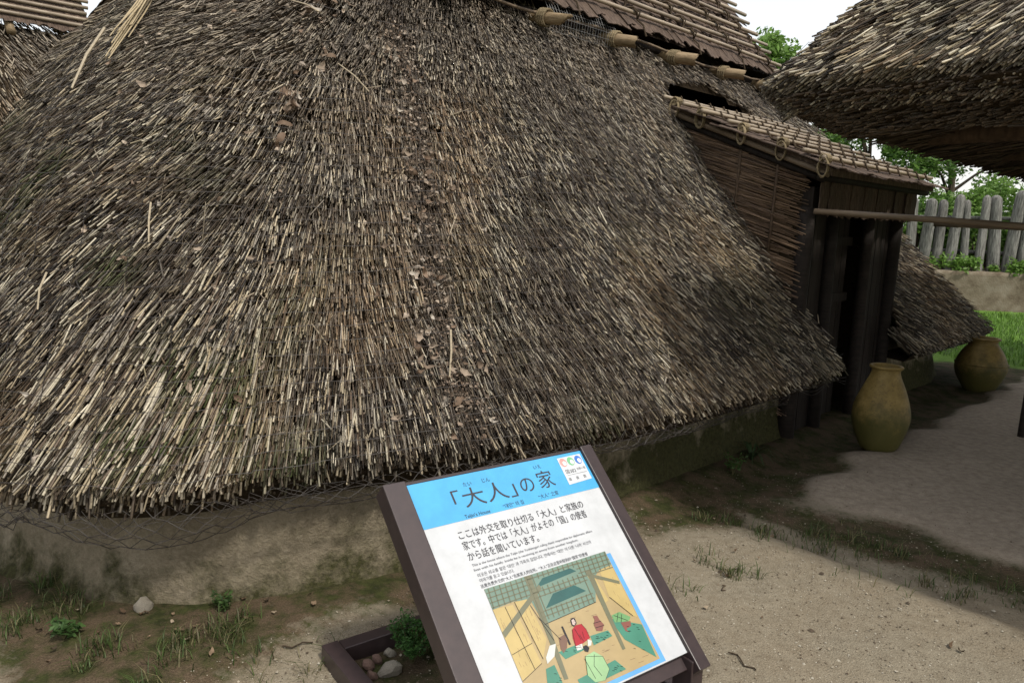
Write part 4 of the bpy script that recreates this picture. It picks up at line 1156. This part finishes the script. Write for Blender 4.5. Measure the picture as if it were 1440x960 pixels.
# sticker
st = flat("sticker", [(.585, .013), (.690, .012), (.688, .112), (.583, .117)], mat_flat("sticker_white", (.55, .57, .59), .3), .0016)
for k, c in enumerate(((.72, .28, .26), (.16, .42, .22), (.05, .16, .48))):
    cx, cy = .603 + .034 * k, .033; flat("sticker_spot", [(cx + .015 * math.cos(a), cy + .017 * math.sin(a)) for a in np.linspace(0, 6.28, 14)[:-1]], mat_flat("sticker_tint", c), .0022)
    flat("sticker_spot", [(cx + .003 + .008 * math.cos(a), cy + .004 + .009 * math.sin(a)) for a in np.linspace(0, 6.28, 12)[:-1]], mat_flat("sticker_pale", (.75, .73, .70)), .0028)
text("sticker_number", "国382", .594, .076, .019, MT['p_text'], .0022); text("sticker_number", "吉野ヶ里", .645, .070, .010, MT['p_light'], .0022)
flat("sticker_line", rect(.592, .082, .682, .0832), MT['p_light'], .0022)
for k in range(3): text("sticker_mark", "国", .592 + .033 * k, .103, .0125, MT['p_text'], .0022)
# picture of a house interior
pic = flat("picture_border", rect(.132, .376, .6055, .7336), mat_flat("print_border_blue", (.12, .33, .62), .22, .5, .3), .0008)
flat("picture", rect(.1143, .3665, .588, .7215), mat_flat("print_beige", (.36, .275, .14), .25, .5, .3), .0014)
C_ = dict(roof=(.20, .30, .235), wall=(.60, .46, .19), post=(.20, .20, .125), teal=(.035, .125, .115), mat=(.085, .285, .20), red=(.45, .02, .03), dark=(.02, .02, .022), face=(.70, .55, .50), white=(.72, .74, .70), green=(.36, .58, .30), jar=(.28, .11, .085), pot=(.22, .125, .085), basket=(.20, .42, .18))
MC = {k: mat_flat("print_" + k, tuple(.72 * q for q in v), .25, .5, .3) for k, v in C_.items()}
ART = [("roof", [(.1145, .3667), (.5878, .3667), (.585, .4138), (.5316, .4166), (.5046, .431), (.4612, .5053), (.2548, .5149), (.245, .4365), (.1894, .4249), (.1145, .4284)]),
 ("wall", [(.1145, .4284), (.1825, .4336), (.1933, .6088), (.1145, .6328)]), ("wall", [(.1907, .4274), (.2347, .4313), (.2407, .5547), (.2031, .6)]),
 ("wall", [(.5303, .4187), (.584, .4159), (.5828, .5889), (.5688, .5825), (.5173, .5052)]), ("wall", [(.4767, .4234), (.4994, .4248), (.5097, .5123), (.4848, .5189)]),
 ("mat", [(.2603, .598), (.3241, .5975), (.3496, .6181), (.2724, .6224)]), ("mat", [(.3864, .5893), (.4549, .593), (.4609, .6123), (.3832, .6169)]), ("mat", [(.2809, .6835), (.4301, .6754), (.4528, .71), (.3352, .7117), (.2819, .7036)]), ("mat", [(.4801, .5629), (.585, .6139), (.5772, .7143), (.4975, .6346)]), ("mat", [(.1986, .6264), (.2298, .6247), (.2309, .6765), (.1845, .6609)]),
 ("teal", [(.2808, .4089), (.3168, .387), (.4275, .3841), (.4451, .3983)]), ("teal", [(.2828, .4736), (.3282, .4401), (.4137, .4367), (.446, .4642)]),
 ("post", [(.2569, .3668), (.2823, .3668), (.2537, .6724), (.2399, .6697)]), ("post", [(.479, .405), (.4994, .4104), (.4843, .6587), (.4724, .6592)]), ("post", [(.1147, .4952), (.2954, .4016), (.2983, .416), (.1161, .5119)]), ("post", [(.4842, .4159), (.5833, .4692), (.5798, .4793), (.4805, .4268)]),
 ("dark", [(.3049, .5365), (.3112, .5367), (.3106, .5912), (.3038, .5911)]), ("pot", [(.2804, .5628), (.3035, .5595), (.3062, .5751), (.2929, .596), (.2742, .6057), (.2709, .5932)]), ("white", [(.2135, .5993), (.2407, .5733), (.2634, .5743), (.2414, .6042), (.2094, .616)]),
 ("jar", [(.4263, .5402), (.442, .5426), (.4436, .5564), (.4508, .5741), (.4345, .5889), (.4155, .5831), (.4163, .5637), (.4268, .5514)]), ("basket", [(.4924, .5575), (.526, .5561), (.5574, .5813), (.5447, .5912), (.4925, .58)]), ("jar", [(.5122, .5859), (.5497, .5927), (.5433, .6065), (.5209, .6087), (.5245, .6209), (.5147, .6135)]),
 ("red", [(.3359, .5545), (.354, .547), (.3749, .549), (.3824, .5686), (.3817, .5943), (.349, .6011), (.322, .601), (.3255, .5768)]), ("dark", [(.3439, .5288), (.3523, .5239), (.3626, .5278), (.361, .5426), (.3472, .5493), (.341, .5431)]), ("face", [(.3477, .5299), (.3568, .5283), (.3584, .5397), (.3503, .5459), (.3449, .5421)]),
 ("white", [(.322, .601), (.3467, .6004), (.3418, .6148), (.3211, .6133)]), ("white", [(.3716, .5954), (.3833, .6033), (.374, .614), (.3621, .6137)]),
 ("green", [(.338, .6353), (.3738, .6321), (.3948, .6535), (.3971, .6917), (.3671, .7144), (.3318, .7085), (.3176, .6837)]), ("dark", [(.3456, .6085), (.3583, .6082), (.3645, .6186), (.3544, .628), (.3441, .6226)])]
for k, (c, pts) in enumerate(ART): flat("picture_shape", pts, MC[c], .0019 + .00004 * k)
# lattice lines on the painted roof, wall seams and fold lines
lat = MB()
def pline(x0, y0, x1, y1, w, l=.0033):
    d = Vector((x1 - x0, y1 - y0)).normalized(); nx, ny = -d.y * w / 2, d.x * w / 2
    lat.add([pp(x0 + nx, y0 + ny, l), pp(x1 + nx, y1 + ny, l), pp(x1 - nx, y1 - ny, l), pp(x0 - nx, y0 - ny, l)], [(0, 1, 2, 3)])
for k in range(24):
    x = .122 + k * .0198; y1 = .427 if x < .25 else .505 if x < .46 else .42
    if 0.285 < x < .445: pline(x + .006, .368, x + .004, .385, .0028); pline(x + .003, .410, x + .001, .438, .0028); pline(x, .475, x - .004, y1, .0028)
    else: pline(x + .005, .368, x - .003, y1, .0028)
for k in range(9):
    y = .378 + k * .0145
    if y < .43: pline(.116, y + .002, .28, y, .0026); pline(.45, y, .585, y + .001, .0026)
    if not (.383 < y < .41 or .436 < y < .475): pline(.262, y, .47 - max(0, y - .43) * .1, y - .002, .0026)
lat.build("picture_lattice", MC['post'], panel)
lat = MB()
for a in (((.332, .64), (.338, .70)), ((.37, .64), (.352, .668)), ((.352, .668), (.362, .70)), ((.245, .49), (.285, .57)), ((.236, .45), (.262, .565)), ((.345, .555), (.35, .59)), ((.1907, .4274), (.2031, .6)), ((.4165, .56), (.446, .562)), ((.4165, .574), (.45, .576)), ((.1933, .6088), (.1145, .6328)), ((.50, .56), (.54, .588)), ((.52, .557), (.50, .58)), ((.53, .565), (.515, .585)), ((.5688, .5825), (.5173, .5052)), ((.2548, .5149), (.4612, .5053)), ((.116, .56), (.19, .55)), ((.155, .432), (.165, .616))):
    pline(*a[0], *a[1], .0013, .0035)
for k in range(40):
    bx_ = random.choice(((.28, .60, .34, .617), (.39, .594, .455, .612), (.40, .69, .44, .707), (.50, .60, .575, .68), (.20, .63, .228, .67)))
    x, y = random.uniform(bx_[0], bx_[2]), random.uniform(bx_[1], bx_[3]); pline(x, y, x + .007, y + .004, .0010, .0034)
for e_ in ((.3505, .536), (.3545, .5355)): pline(e_[0], e_[1], e_[0] + .0014, e_[1] + .0002, .0011, .0036)
pline(.3515, .5415, .3545, .5412, .0007, .0036)
for a in (((.336, .6353), (.3948, .6535)), ((.3176, .6837), (.338, .6353)), ((.322, .601), (.3359, .5545)), ((.3824, .5686), (.3817, .5943)), ((.3749, .549), (.3824, .5686)), ((.3971, .6917), (.3948, .6535)), ((.3671, .7144), (.3971, .6917)), ((.352, .575), (.356, .597)), ((.366, .57), (.362, .59))): pline(*a[0], *a[1], .0009, .0036)
lat.build("picture_lines", MC['dark'], panel)
lat = MB()
for k in range(70):
    x0, x1, y0, y1 = random.choice(((.12, .18, .44, .60), (.195, .232, .44, .55), (.535, .578, .43, .55), (.40, .58, .60, .71), (.26, .45, .52, .59))); x, y = random.uniform(x0, x1), random.uniform(y0, y1); l_ = random.uniform(.008, .03)
    pline(x, y, x + random.uniform(-.002, .002), min(y1, y + l_), .0007, .00205) if y0 < .5 else pline(x, y, min(x1, x + l_), y + .001, .0008, .00185)
lat.build("picture_grain", MC['pot'], panel)

# ------------------------------------------------------------------ retaining wall and picket fence at the back
FA, FB = Vector((6.6, 16.6, 0)), Vector((15.5, 15.0, 0))
fd = (FB - FA).normalized(); fnrm = Vector((fd.y, -fd.x, 0))
rw = []
nx_, nz_ = 120, 10
V = []
for j in range(nz_ + 1):
    for i in range(nx_ + 1):
        p = FA + (FB - FA) * (i / nx_) + Vector((0, 0, -.1 + .93 * j / nz_)); V.append(p + fnrm * (.02 * noise.noise(p * 2) + .01 * noise.noise(p * 9)))
for i in range(nx_ + 1): V.append(FA + (FB - FA) * (i / nx_) - fnrm * 4 + Vector((0, 0, .9)))
ix = np.arange((nx_ + 1) * (nz_ + 2)).reshape(nz_ + 2, nx_ + 1)
f = np.stack([ix[:-1, :-1], ix[:-1, 1:], ix[1:, 1:], ix[1:, :-1]], -1).reshape(-1)
o = link("retaining_wall", np_mesh("retaining_wall", np.array([tuple(v) for v in V]), f, 4), MT['retaining'])
tag(o, "low stained concrete retaining wall below the picket fence", "wall")
fence = empty("picket_fence", FA + fd * 4 + Vector((0, 0, .82)))
tag(fence, "fence of rough grey upright logs with rounded tops along the back", "fence")
def picket_mesh(seed, h=1.75):
    rnd = random.Random(seed); mb = MB(); n = 9; rings = []
    prof = [(0, 1), (.4, 1.0), (.8, .97), (1.2, .96), (h - .16, .93), (h - .07, .85), (h - .02, .55), (h, .2)]
    ph = [rnd.uniform(.9, 1.1) for _ in range(n)]
    v = [(.105 * r * ph[k] * math.cos(6.2832 * k / n) + .012 * math.sin(z * 2 + seed), .085 * r * ph[k] * math.sin(6.2832 * k / n), z - .1) for z, r in prof for k in range(n)]
    ff = [(i * n + k, i * n + (k + 1) % n, (i + 1) * n + (k + 1) % n, (i + 1) * n + k) for i in range(len(prof) - 1) for k in range(n)]
    ff.append(tuple((len(prof) - 1) * n + k for k in range(n)))
    mb.add(v, ff); me = mb.mesh("picket"); smooth(me); me.materials.append(MT['picket']); return me
pm = [picket_mesh(s) for s in range(5)]
t = 0.1; LF = (FB - FA).length
while t < LF:
    o = bpy.data.objects.new("picket", random.choice(pm)); col.objects.link(o); o.parent = fence
    o.location = fd * (t - 4) - fnrm * random.uniform(.30, .40)
    o.rotation_euler = (random.gauss(0, .03), random.gauss(0, .045), random.uniform(0, 6.28)); o.scale = (random.uniform(.95, 1.35), random.uniform(.95, 1.3), random.uniform(.92, 1.07))
    t += random.uniform(.24, .31)
for z in (.42, 1.15):
    o = put_pole("cross_rail", fd * -4.0 - fnrm * .50 + Vector((0, 0, z)), fd * (LF - 4) - fnrm * .50 + Vector((0, 0, z)), .045, MT['picket'], fence, wob=.01)

# ------------------------------------------------------------------ foliage helpers
def leaf_cloud(centres, radii, per, size, tones, up_bias=.3, flat=1.0):
    """many small leaf quads in clumps; returns one mesh"""
    Vv, Cc = [], []
    for c, r in zip(centres, radii):
        n = per
        d = rng.normal(0, 1, (n, 3)); d /= np.linalg.norm(d, axis=1, keepdims=True)
        rad = r * rng.random(n)[:, None] ** .45
        p = np.array(c) + d * rad * np.array([1, 1, flat])
        a = rng.normal(0, 1, (n, 3)); a[:, 2] *= .6; a /= np.linalg.norm(a, axis=1, keepdims=True)
        nn = rng.normal(0, 1, (n, 3)) * .7 + np.array([0, 0, up_bias * 2]) + d * .5; b = np.cross(nn, a); b /= np.linalg.norm(b, axis=1, keepdims=True) + 1e-9
        s_ = size * rng.uniform(.6, 1.3, n)[:, None]
        Vv.append(np.stack([p - a * s_, p + b * s_ * .45, p + a * s_, p - b * s_ * .45], 1).reshape(-1, 3))
        tone = np.array(tones)[rng.integers(0, len(tones), n)] * rng.uniform(.75, 1.2, n)[:, None]
        Cc.append(np.repeat(tone, 4, 0))
    V = np.concatenate(Vv); C = np.concatenate(Cc)
    return np_mesh("foliage", V, np.arange(len(V)), 4, C)
def tree(loc, h, spread, label, tones, nclump=46, per=260, size=.075, low=.25, lean=0.0):
    t = empty("broadleaf_tree", loc); tag(t, label, "tree", "trees beyond the picket fence")
    mb = MB(); top = Vector((lean, 0, h * .8)); pts = [Vector((0, 0, -.2)), Vector((lean * .1, .05, h * .25)), Vector((lean * .4, -.05, h * .5)), top]
    mb.tube(pts, [.16, .13, .09, .03], 8)
    cs, rs = [], []
    for k in range(nclump):
        a = random.uniform(0, 6.28); zz = random.uniform(low, 1.0); rr = spread * (math.sin(math.pi * (zz * .8 + .15)) ** .7) * random.uniform(.25, 1.0)
        c = Vector((lean * zz + rr * math.cos(a), rr * math.sin(a), h * zz)); cs.append(tuple(c)); rs.append(random.uniform(.28, .62) * spread * .38)
        if k % 3 == 0:
            base = pts[1].lerp(pts[3], max(0, min(1, zz - .25))); mb.tube([base, base.lerp(c, .5) + Vector((0, 0, .1)), c], [.05, .03, .012], 5)
    mb.build("trunk", MT['trunk'], t)
    link("crown", leaf_cloud(cs, rs, per, size, tones), MT['green'], t)
    return t
G1 = [(.09, .19, .03), (.12, .23, .045), (.17, .28, .065), (.06, .12, .022)]
G2 = [(.05, .11, .022), (.08, .16, .03), (.11, .20, .04)]
G3 = [(.14, .26, .05), (.20, .33, .085), (.10, .18, .03)]
tree((7.15, 21.5, .6), 6.2, 2.0, "slender light green tree whose tip shows beside the ridge end", G3, 40, 240, .085, .35)
tree((9.2, 20.0, .7), 4.2, 2.1, "dense dark green tree between the porch roof and the storehouse eave", G2, 46, 260, .075, .05)
tree((11.2, 19.6, .7), 4.0, 2.0, "bright green tree with open twigs behind the middle of the picket fence", G1, 30, 220, .075, .05)
tree((13.6, 19.4, .7), 4.2, 2.2, "broad green tree behind the right end of the picket fence", G1, 44, 240, .08, .05)
tree((16.2, 20.5, .7), 4.6, 2.3, "dark tree behind the fence beyond the right picture edge", G2, 36, 220, .085, .05)
tree((6.3, 24.0, .6), 5.0, 2.3, "dark green tree far behind the house hidden mostly by the porch", G2, 36, 220, .09, .05)
def bush(loc, r, h, label, tones):
    b = empty("bush", loc); tag(b, label, "bush", "bushes behind the picket fence"); mb = MB(); cs, rs = [], []
    for k in range(22):
        a = random.uniform(0, 6.28); rr = r * math.sqrt(random.random()); z = h * random.uniform(.1, .9) * (1 - .35 * rr / r); c = (rr * math.cos(a), rr * math.sin(a), z); cs.append(c); rs.append(random.uniform(.25, .42))
        if k % 2: mb.tube([(0, 0, -.1), (c[0] * .5, c[1] * .5, z * .6), c], [.03, .02, .008], 5)
    mb.build("stem", MT['trunk'], b); link("crown", leaf_cloud(cs, rs, 230, .065, tones), MT['green'], b)
for x, y, r, h, lb, tn in ((8.0, 17.9, 1.1, 2.1, "leafy bush filling the gap between porch roof and fence", G1), (9.6, 17.8, 1.1, 2.2, "dark bush behind the leftmost visible pickets", G2), (11.0, 17.6, 1.1, 2.3, "light green bush behind the middle pickets", G3), (12.4, 17.4, 1.1, 2.3, "green bush behind the pickets near the right edge", G1), (13.8, 17.2, 1.1, 2.2, "dark bush behind the last pickets at the right edge", G2)):
    bush((x, y, .85), r, h, lb, tn)
# weeds on top of the retaining wall
cs, rs = [], []
for k in range(70):
    p = FA + fd * random.uniform(2, LF) - fnrm * random.uniform(.05, .28); cs.append((p.x, p.y, .88 + random.uniform(0, .18))); rs.append(random.uniform(.10, .22))
o = link("wall_top_weeds", leaf_cloud(cs, rs, 70, .05, G3, .1), MT['green']); tag(o, "bright green weeds growing at the foot of the picket fence", "weeds", kind="stuff")

# ------------------------------------------------------------------ grass, weeds, gravel
def blades(points, hmin, hmax, width, tones, spread=.5):
    n = len(points); p = np.asarray(points)
    a = rng.uniform(0, 6.28, n); d = np.stack([np.cos(a), np.sin(a), np.zeros(n)], 1); w = np.stack([-np.sin(a), np.cos(a), np.zeros(n)], 1) * (width * rng.uniform(.6, 1.2, n))[:, None]
    h = rng.uniform(hmin, hmax, n)[:, None]; L = rng.uniform(.1, spread, n)[:, None] * h
    z = np.array([0, 0, 1.0])
    m1 = p + d * L * .35 + z * h * .6; tip = p + d * L * 1.1 + z * h * (1 - .2 * L / h)
    V = np.stack([p - w, p + w, m1 + w * .8, m1 - w * .8, tip + w * .12, tip - w * .12], 1).reshape(-1, 3)
    b = (np.arange(n) * 6)[:, None]; F = (b + np.array([0, 1, 2, 3, 3, 2, 4, 5])[None]).reshape(-1)
    tone = np.array(tones)[rng.integers(0, len(tones), n)] * rng.uniform(.7, 1.25, n)[:, None]
    return np_mesh("blades", V, F, 4, np.repeat(tone, 6, 0))
def scatter(c, r, n):
    x = rng.normal(c[0], r, n); y = rng.normal(c[1], r, n); return np.stack([x, y, gz(x, y)], 1)
GR = [(.06, .095, .025), (.08, .12, .035), (.045, .07, .02), (.17, .15, .075), (.13, .12, .06)]
tufts = [((-1.43, 2.34), .07, 50), ((-1.13, 2.31), .10, 90), ((-.98, 2.42), .09, 40), ((-1.91, 2.66), .12, 120), ((-1.75, 2.5), .1, 40), ((-.75, 2.3), .12, 24), ((1.34, 3.63), .07, 34), ((1.06, 3.18), .06, 30), ((1.76, 3.46), .10, 46), ((1.97, 3.14), .08, 40), ((1.55, 3.60), .10, 46), ((1.2, 3.75), .08, 30), ((2.25, 2.95), .1, 34), ((.95, 3.3), .05, 12), ((.7, 2.9), .1, 10), ((1.7, 3.2), .15, 16)]
pts = np.concatenate([scatter((c[0] + random.gauss(0, r), c[1] + random.gauss(0, r)), r * .3, n // 2) for c, r, n in tufts for _ in range(6)])
# short strip grass along the drip line
su = rng.normal(3.72, .10, 700); svv = rng.uniform(-1.75, 0.2, 700); xy = W(su, svv, np.zeros(700)); strip = np.stack([xy[:, 0], xy[:, 1], gz(xy[:, 0], xy[:, 1])], 1)
clump = np.array([noise.noise((a * 3, b * 3, 2)) for a, b, _ in strip]) > 0.05; strip = strip[clump]
o = link("grass", blades(pts, .02, .075, .0022, GR, 1.3), MT['green']); tag(o, "thin green grass sprouting from the earth beside the wall and path", "grass", kind="stuff")
o = link("short_grass", blades(strip, .012, .035, .002, GR, 1.2), MT['green']); tag(o, "short sparse grass along the drip line of the right eave", "grass", kind="stuff")
# lawn at the back
lx = rng.uniform(5.6, 12.5, 16000); ly = rng.uniform(9.0, 15.2, 16000); lp = np.stack([lx, ly, gz(lx, ly)], 1)
o = link("lawn_grass", blades(lp, .05, .12, .008, [(.10, .20, .03), (.14, .25, .045), (.08, .15, .025)], 1.0), MT['green']); tag(o, "bright green lawn in front of the retaining wall", "lawn", kind="stuff")
# gravel grains
npb = 46000
px_ = rng.uniform(-1.7, 2.6, npb); py_ = 2.05 + rng.random(npb) ** 1.3 * 2.6
u_, v_ = to_uv(px_, py_); nz_p = np.array([noise.noise((a * 2.1, b * 2.1, 3.0)) for a, b in zip(px_, py_)])
mo, sl_, lw_ = ground_fields(u_, v_, px_, py_, nz_p)
keep = (v_ > -2.33) & (rng.random(npb) < np.clip(1 - .75 * mo - .85 * sl_, .06, 1)); px_, py_ = px_[keep], py_[keep]; n = len(px_)
rad = rng.lognormal(math.log(.0020), .5, n); cen = np.stack([px_, py_, gz(px_, py_) + rad * .25], 1)
octa = np.array([[1, 0, 0], [0, 1, 0], [-1, 0, 0], [0, -1, 0], [0, 0, .7], [0, 0, -.7]], float)
ofs = octa[None] * rng.uniform(.7, 1.3, (n, 6, 1)) * rad[:, None, None]; aa = rng.uniform(0, 6.28, n); ca, sa = np.cos(aa)[:, None], np.sin(aa)[:, None]
ofs = np.stack([ofs[..., 0] * ca - ofs[..., 1] * sa, ofs[..., 0] * sa + ofs[..., 1] * ca, ofs[..., 2]], -1)
V = (cen[:, None] + ofs).reshape(-1, 3); F = ((np.arange(n) * 6)[:, None] + np.array([0, 1, 4, 1, 2, 4, 2, 3, 4, 3, 0, 4])[None]).reshape(-1)
pt = np.array([(.22, .185, .135), (.29, .255, .195), (.16, .13, .092), (.34, .31, .25), (.08, .06, .042)])[rng.integers(0, 5, n)] * rng.uniform(.8, 1.15, n)[:, None]
o = link("gravel", np_mesh("gravel", V, F, 3, np.repeat(pt, 6, 0)), MT['pebble']); tag(o, "fine pale gravel grains strewn over the path", "gravel", kind="stuff")

# stones
def stone_mesh(seed, s=(1, 1, .7)):
    bm = bmesh.new(); bmesh.ops.create_icosphere(bm, subdivisions=2, radius=1)
    for v in bm.verts:
        k = 1 + .28 * noise.noise(v.co * 1.3 + Vector((seed * 3.1, 0, 0))) + .1 * noise.noise(v.co * 4 + Vector((seed, 5, 0))); v.co = Vector((v.co.x * s[0], v.co.y * s[1], v.co.z * s[2])) * k
    me = bpy.data.meshes.new("stone"); bm.to_mesh(me); bm.free(); return me
def stone(x, y, r, m, label, seed, grp=None):
    me = stone_mesh(seed); me.materials.append(m); o = bpy.data.objects.new("stone", me); col.objects.link(o)
    o.location = (x, y, float(gz(x, y)) + r * .25); o.scale = (r,) * 3; o.rotation_euler = (random.random(), random.random(), random.random() * 6); return tag(o, label, "stone", grp)
stone(-1.36, 2.60, .036, MT['stone'], "pale flat stone at the foot of the wall on the left", 1)
def slocal(x, y): v = Matrix.Rotation(YAW, 3, 'Z') @ Vector((x, y, 0)) + Vector((-.026, 2.348, 0)); return v.x, v.y
stone(*slocal(-.29, .205), .042, MT['stone'], "pale angular stone beside the green plant inside the sign base", 2)
for k, (x, y, r, lb) in enumerate(((-.34, .27, .026, "reddish stone in the corner of the sign base"), (-.30, .285, .022, "small reddish stone behind the pale stone in the sign base"), (-.355, .21, .024, "dull reddish stone left of the pale stone in the sign base"), (-.245, .295, .024, "grey stone against the rear bar of the sign base"))):
    stone(*slocal(x, y), r, MT['stonered'] if k < 3 else MT['stone'], lb, 5 + k)
# a lacy weed inside the sign base
def herb(loc, h, r, n, label, tones, name="herb", wide=.010, cat="plant"):
    e = empty(name, loc); tag(e, label, cat); mb = MB(); cs, rs = [], []
    for k in range(n):
        a = random.uniform(0, 6.28); rr = r * math.sqrt(random.random()); top = Vector((rr * math.cos(a), rr * math.sin(a), h * random.uniform(.55, 1)))
        mid = top * .5 + Vector((0, 0, h * .12)); mb.tube([(0, 0, -.01), mid, top], [.0022, .0018, .001], 4)
        for f in (.45, .6, .75, .9, 1.0): q = Vector((0, 0, 0)).lerp(top, f) + Vector((0, 0, h * .1 * (1 - f))); cs.append(tuple(q)); rs.append(.018 + .012 * random.random())
    mb.build("stem", MT['stem'], e); link("leaves", leaf_cloud(cs, rs, 16 if wide < .011 else 3, wide, tones, .1), MT['green'], e); return e
x, y = slocal(-.20, .215); herb((x, y, float(gz(x, y))), .16, .085, 30, "lush lacy green weed growing inside the sign base", [(.05, .13, .03), (.08, .18, .045), (.035, .09, .022)], wide=.0065)
x, y = slocal(-.09, .22); herb((x, y, float(gz(x, y))), .06, .04, 8, "small green weed at the right inside the sign base", [(.09, .15, .035)])
herb((-1.57, 2.44, float(gz(-1.57, 2.44))), .06, .05, 9, "small broad leaved weed on the bare earth at the lower left", [(.06, .12, .035), (.08, .15, .045)], wide=.016)
herb((1.43, 4.51, float(gz(1.43, 4.51))), .12, .10, 12, "low weed at the foot of the wall right of the sign", [(.06, .12, .03)], wide=.012)
herb((-1.06, 2.62, float(gz(-1.06, 2.62))), .07, .05, 8, "tiny green weed against the mossy wall left of the sign", [(.055, .10, .03)], wide=.012)
# strap-leaved plant by the wall
e = empty("strap_leaf_plant", (1.62, 4.74, float(gz(1.62, 4.74)))); tag(e, "dark strap-leaved plant growing against the wall left of the jar", "plant")
for k in range(22):
    a = random.uniform(0, 6.28); L = random.uniform(.18, .30); d = Vector((math.cos(a), math.sin(a), 0)); w = d.cross(Vector((0, 0, 1))) * .007; v = []
    for i in range(6):
        t = i / 5; c = d * L * t * .8 + Vector((0, 0, L * (1.25 * t - 1.15 * t * t))); v += [c - w * (1 - t * .8), c + w * (1 - t * .8)]
    mb = MB(); mb.add(v, [(2 * i, 2 * i + 1, 2 * i + 3, 2 * i + 2) for i in range(5)]); me = mb.mesh("leaf"); at = me.color_attributes.new("col", 'FLOAT_COLOR', 'POINT')
    tn = random.uniform(.7, 1.3)
    for x in at.data: x.color = (.045 * tn, .075 * tn, .03 * tn, 1)
    link("leaf", me, MT['green'], e)
# twigs and leaves on the ground
def ground_twig(x, y, L, a, label, r=.0028):
    pts = []
    for i in range(6):
        t = i / 5 - .5; px, py = x + math.cos(a) * L * t + .012 * math.sin(i * 2.1), y + math.sin(a) * L * t + .012 * math.cos(i * 1.7); pts.append((px, py, float(gz(px, py)) + .006 + .004 * math.sin(i * 3)))
    mb = MB(); mb.tube(pts, r, 5); return tag(mb.build("twig", MT['rope']), label, "twig")
ground_twig(.88, 2.47, .14, 2.0, "dark curved twig on the gravel right of the sign foot")
ground_twig(.96, 3.02, .07, 1.2, "short dark twig on the gravel below the grass tuft")
ground_twig(1.05, 3.2, .05, .4, "tiny dark twig beside the grass tuft on the gravel")
ground_twig(-.72, 2.42, .12, .5, "thin twig on the brown earth left of the sign base")
gl = [leaf_mesh(90 + i, .010, .032, c, .5) for i, c in enumerate(((.06, .045, .03), (.20, .14, .09), (.30, .24, .17), (.12, .08, .05)))]
for k in range(46):
    if k < 26: x, y = random.uniform(-1.9, -.5), random.uniform(2.25, 2.75)
    else: x, y = random.uniform(.6, 2.0), random.uniform(2.5, 3.9)
    o = bpy.data.objects.new("fallen_leaf", random.choice(gl)); col.objects.link(o); s_ = random.uniform(.5, 1.1)
    o.location = (x, y, float(gz(x, y)) + .008); o.rotation_euler = (random.gauss(0, .3), random.gauss(0, .3), random.uniform(0, 6.28)); o.scale = (s_,) * 3
    tag(o, "small fallen leaf on the brown earth below the left wall" if k < 26 else "small fallen leaf on the gravel path right of the sign", "leaf", "fallen leaves left of the sign" if k < 26 else "fallen leaves on the gravel path")
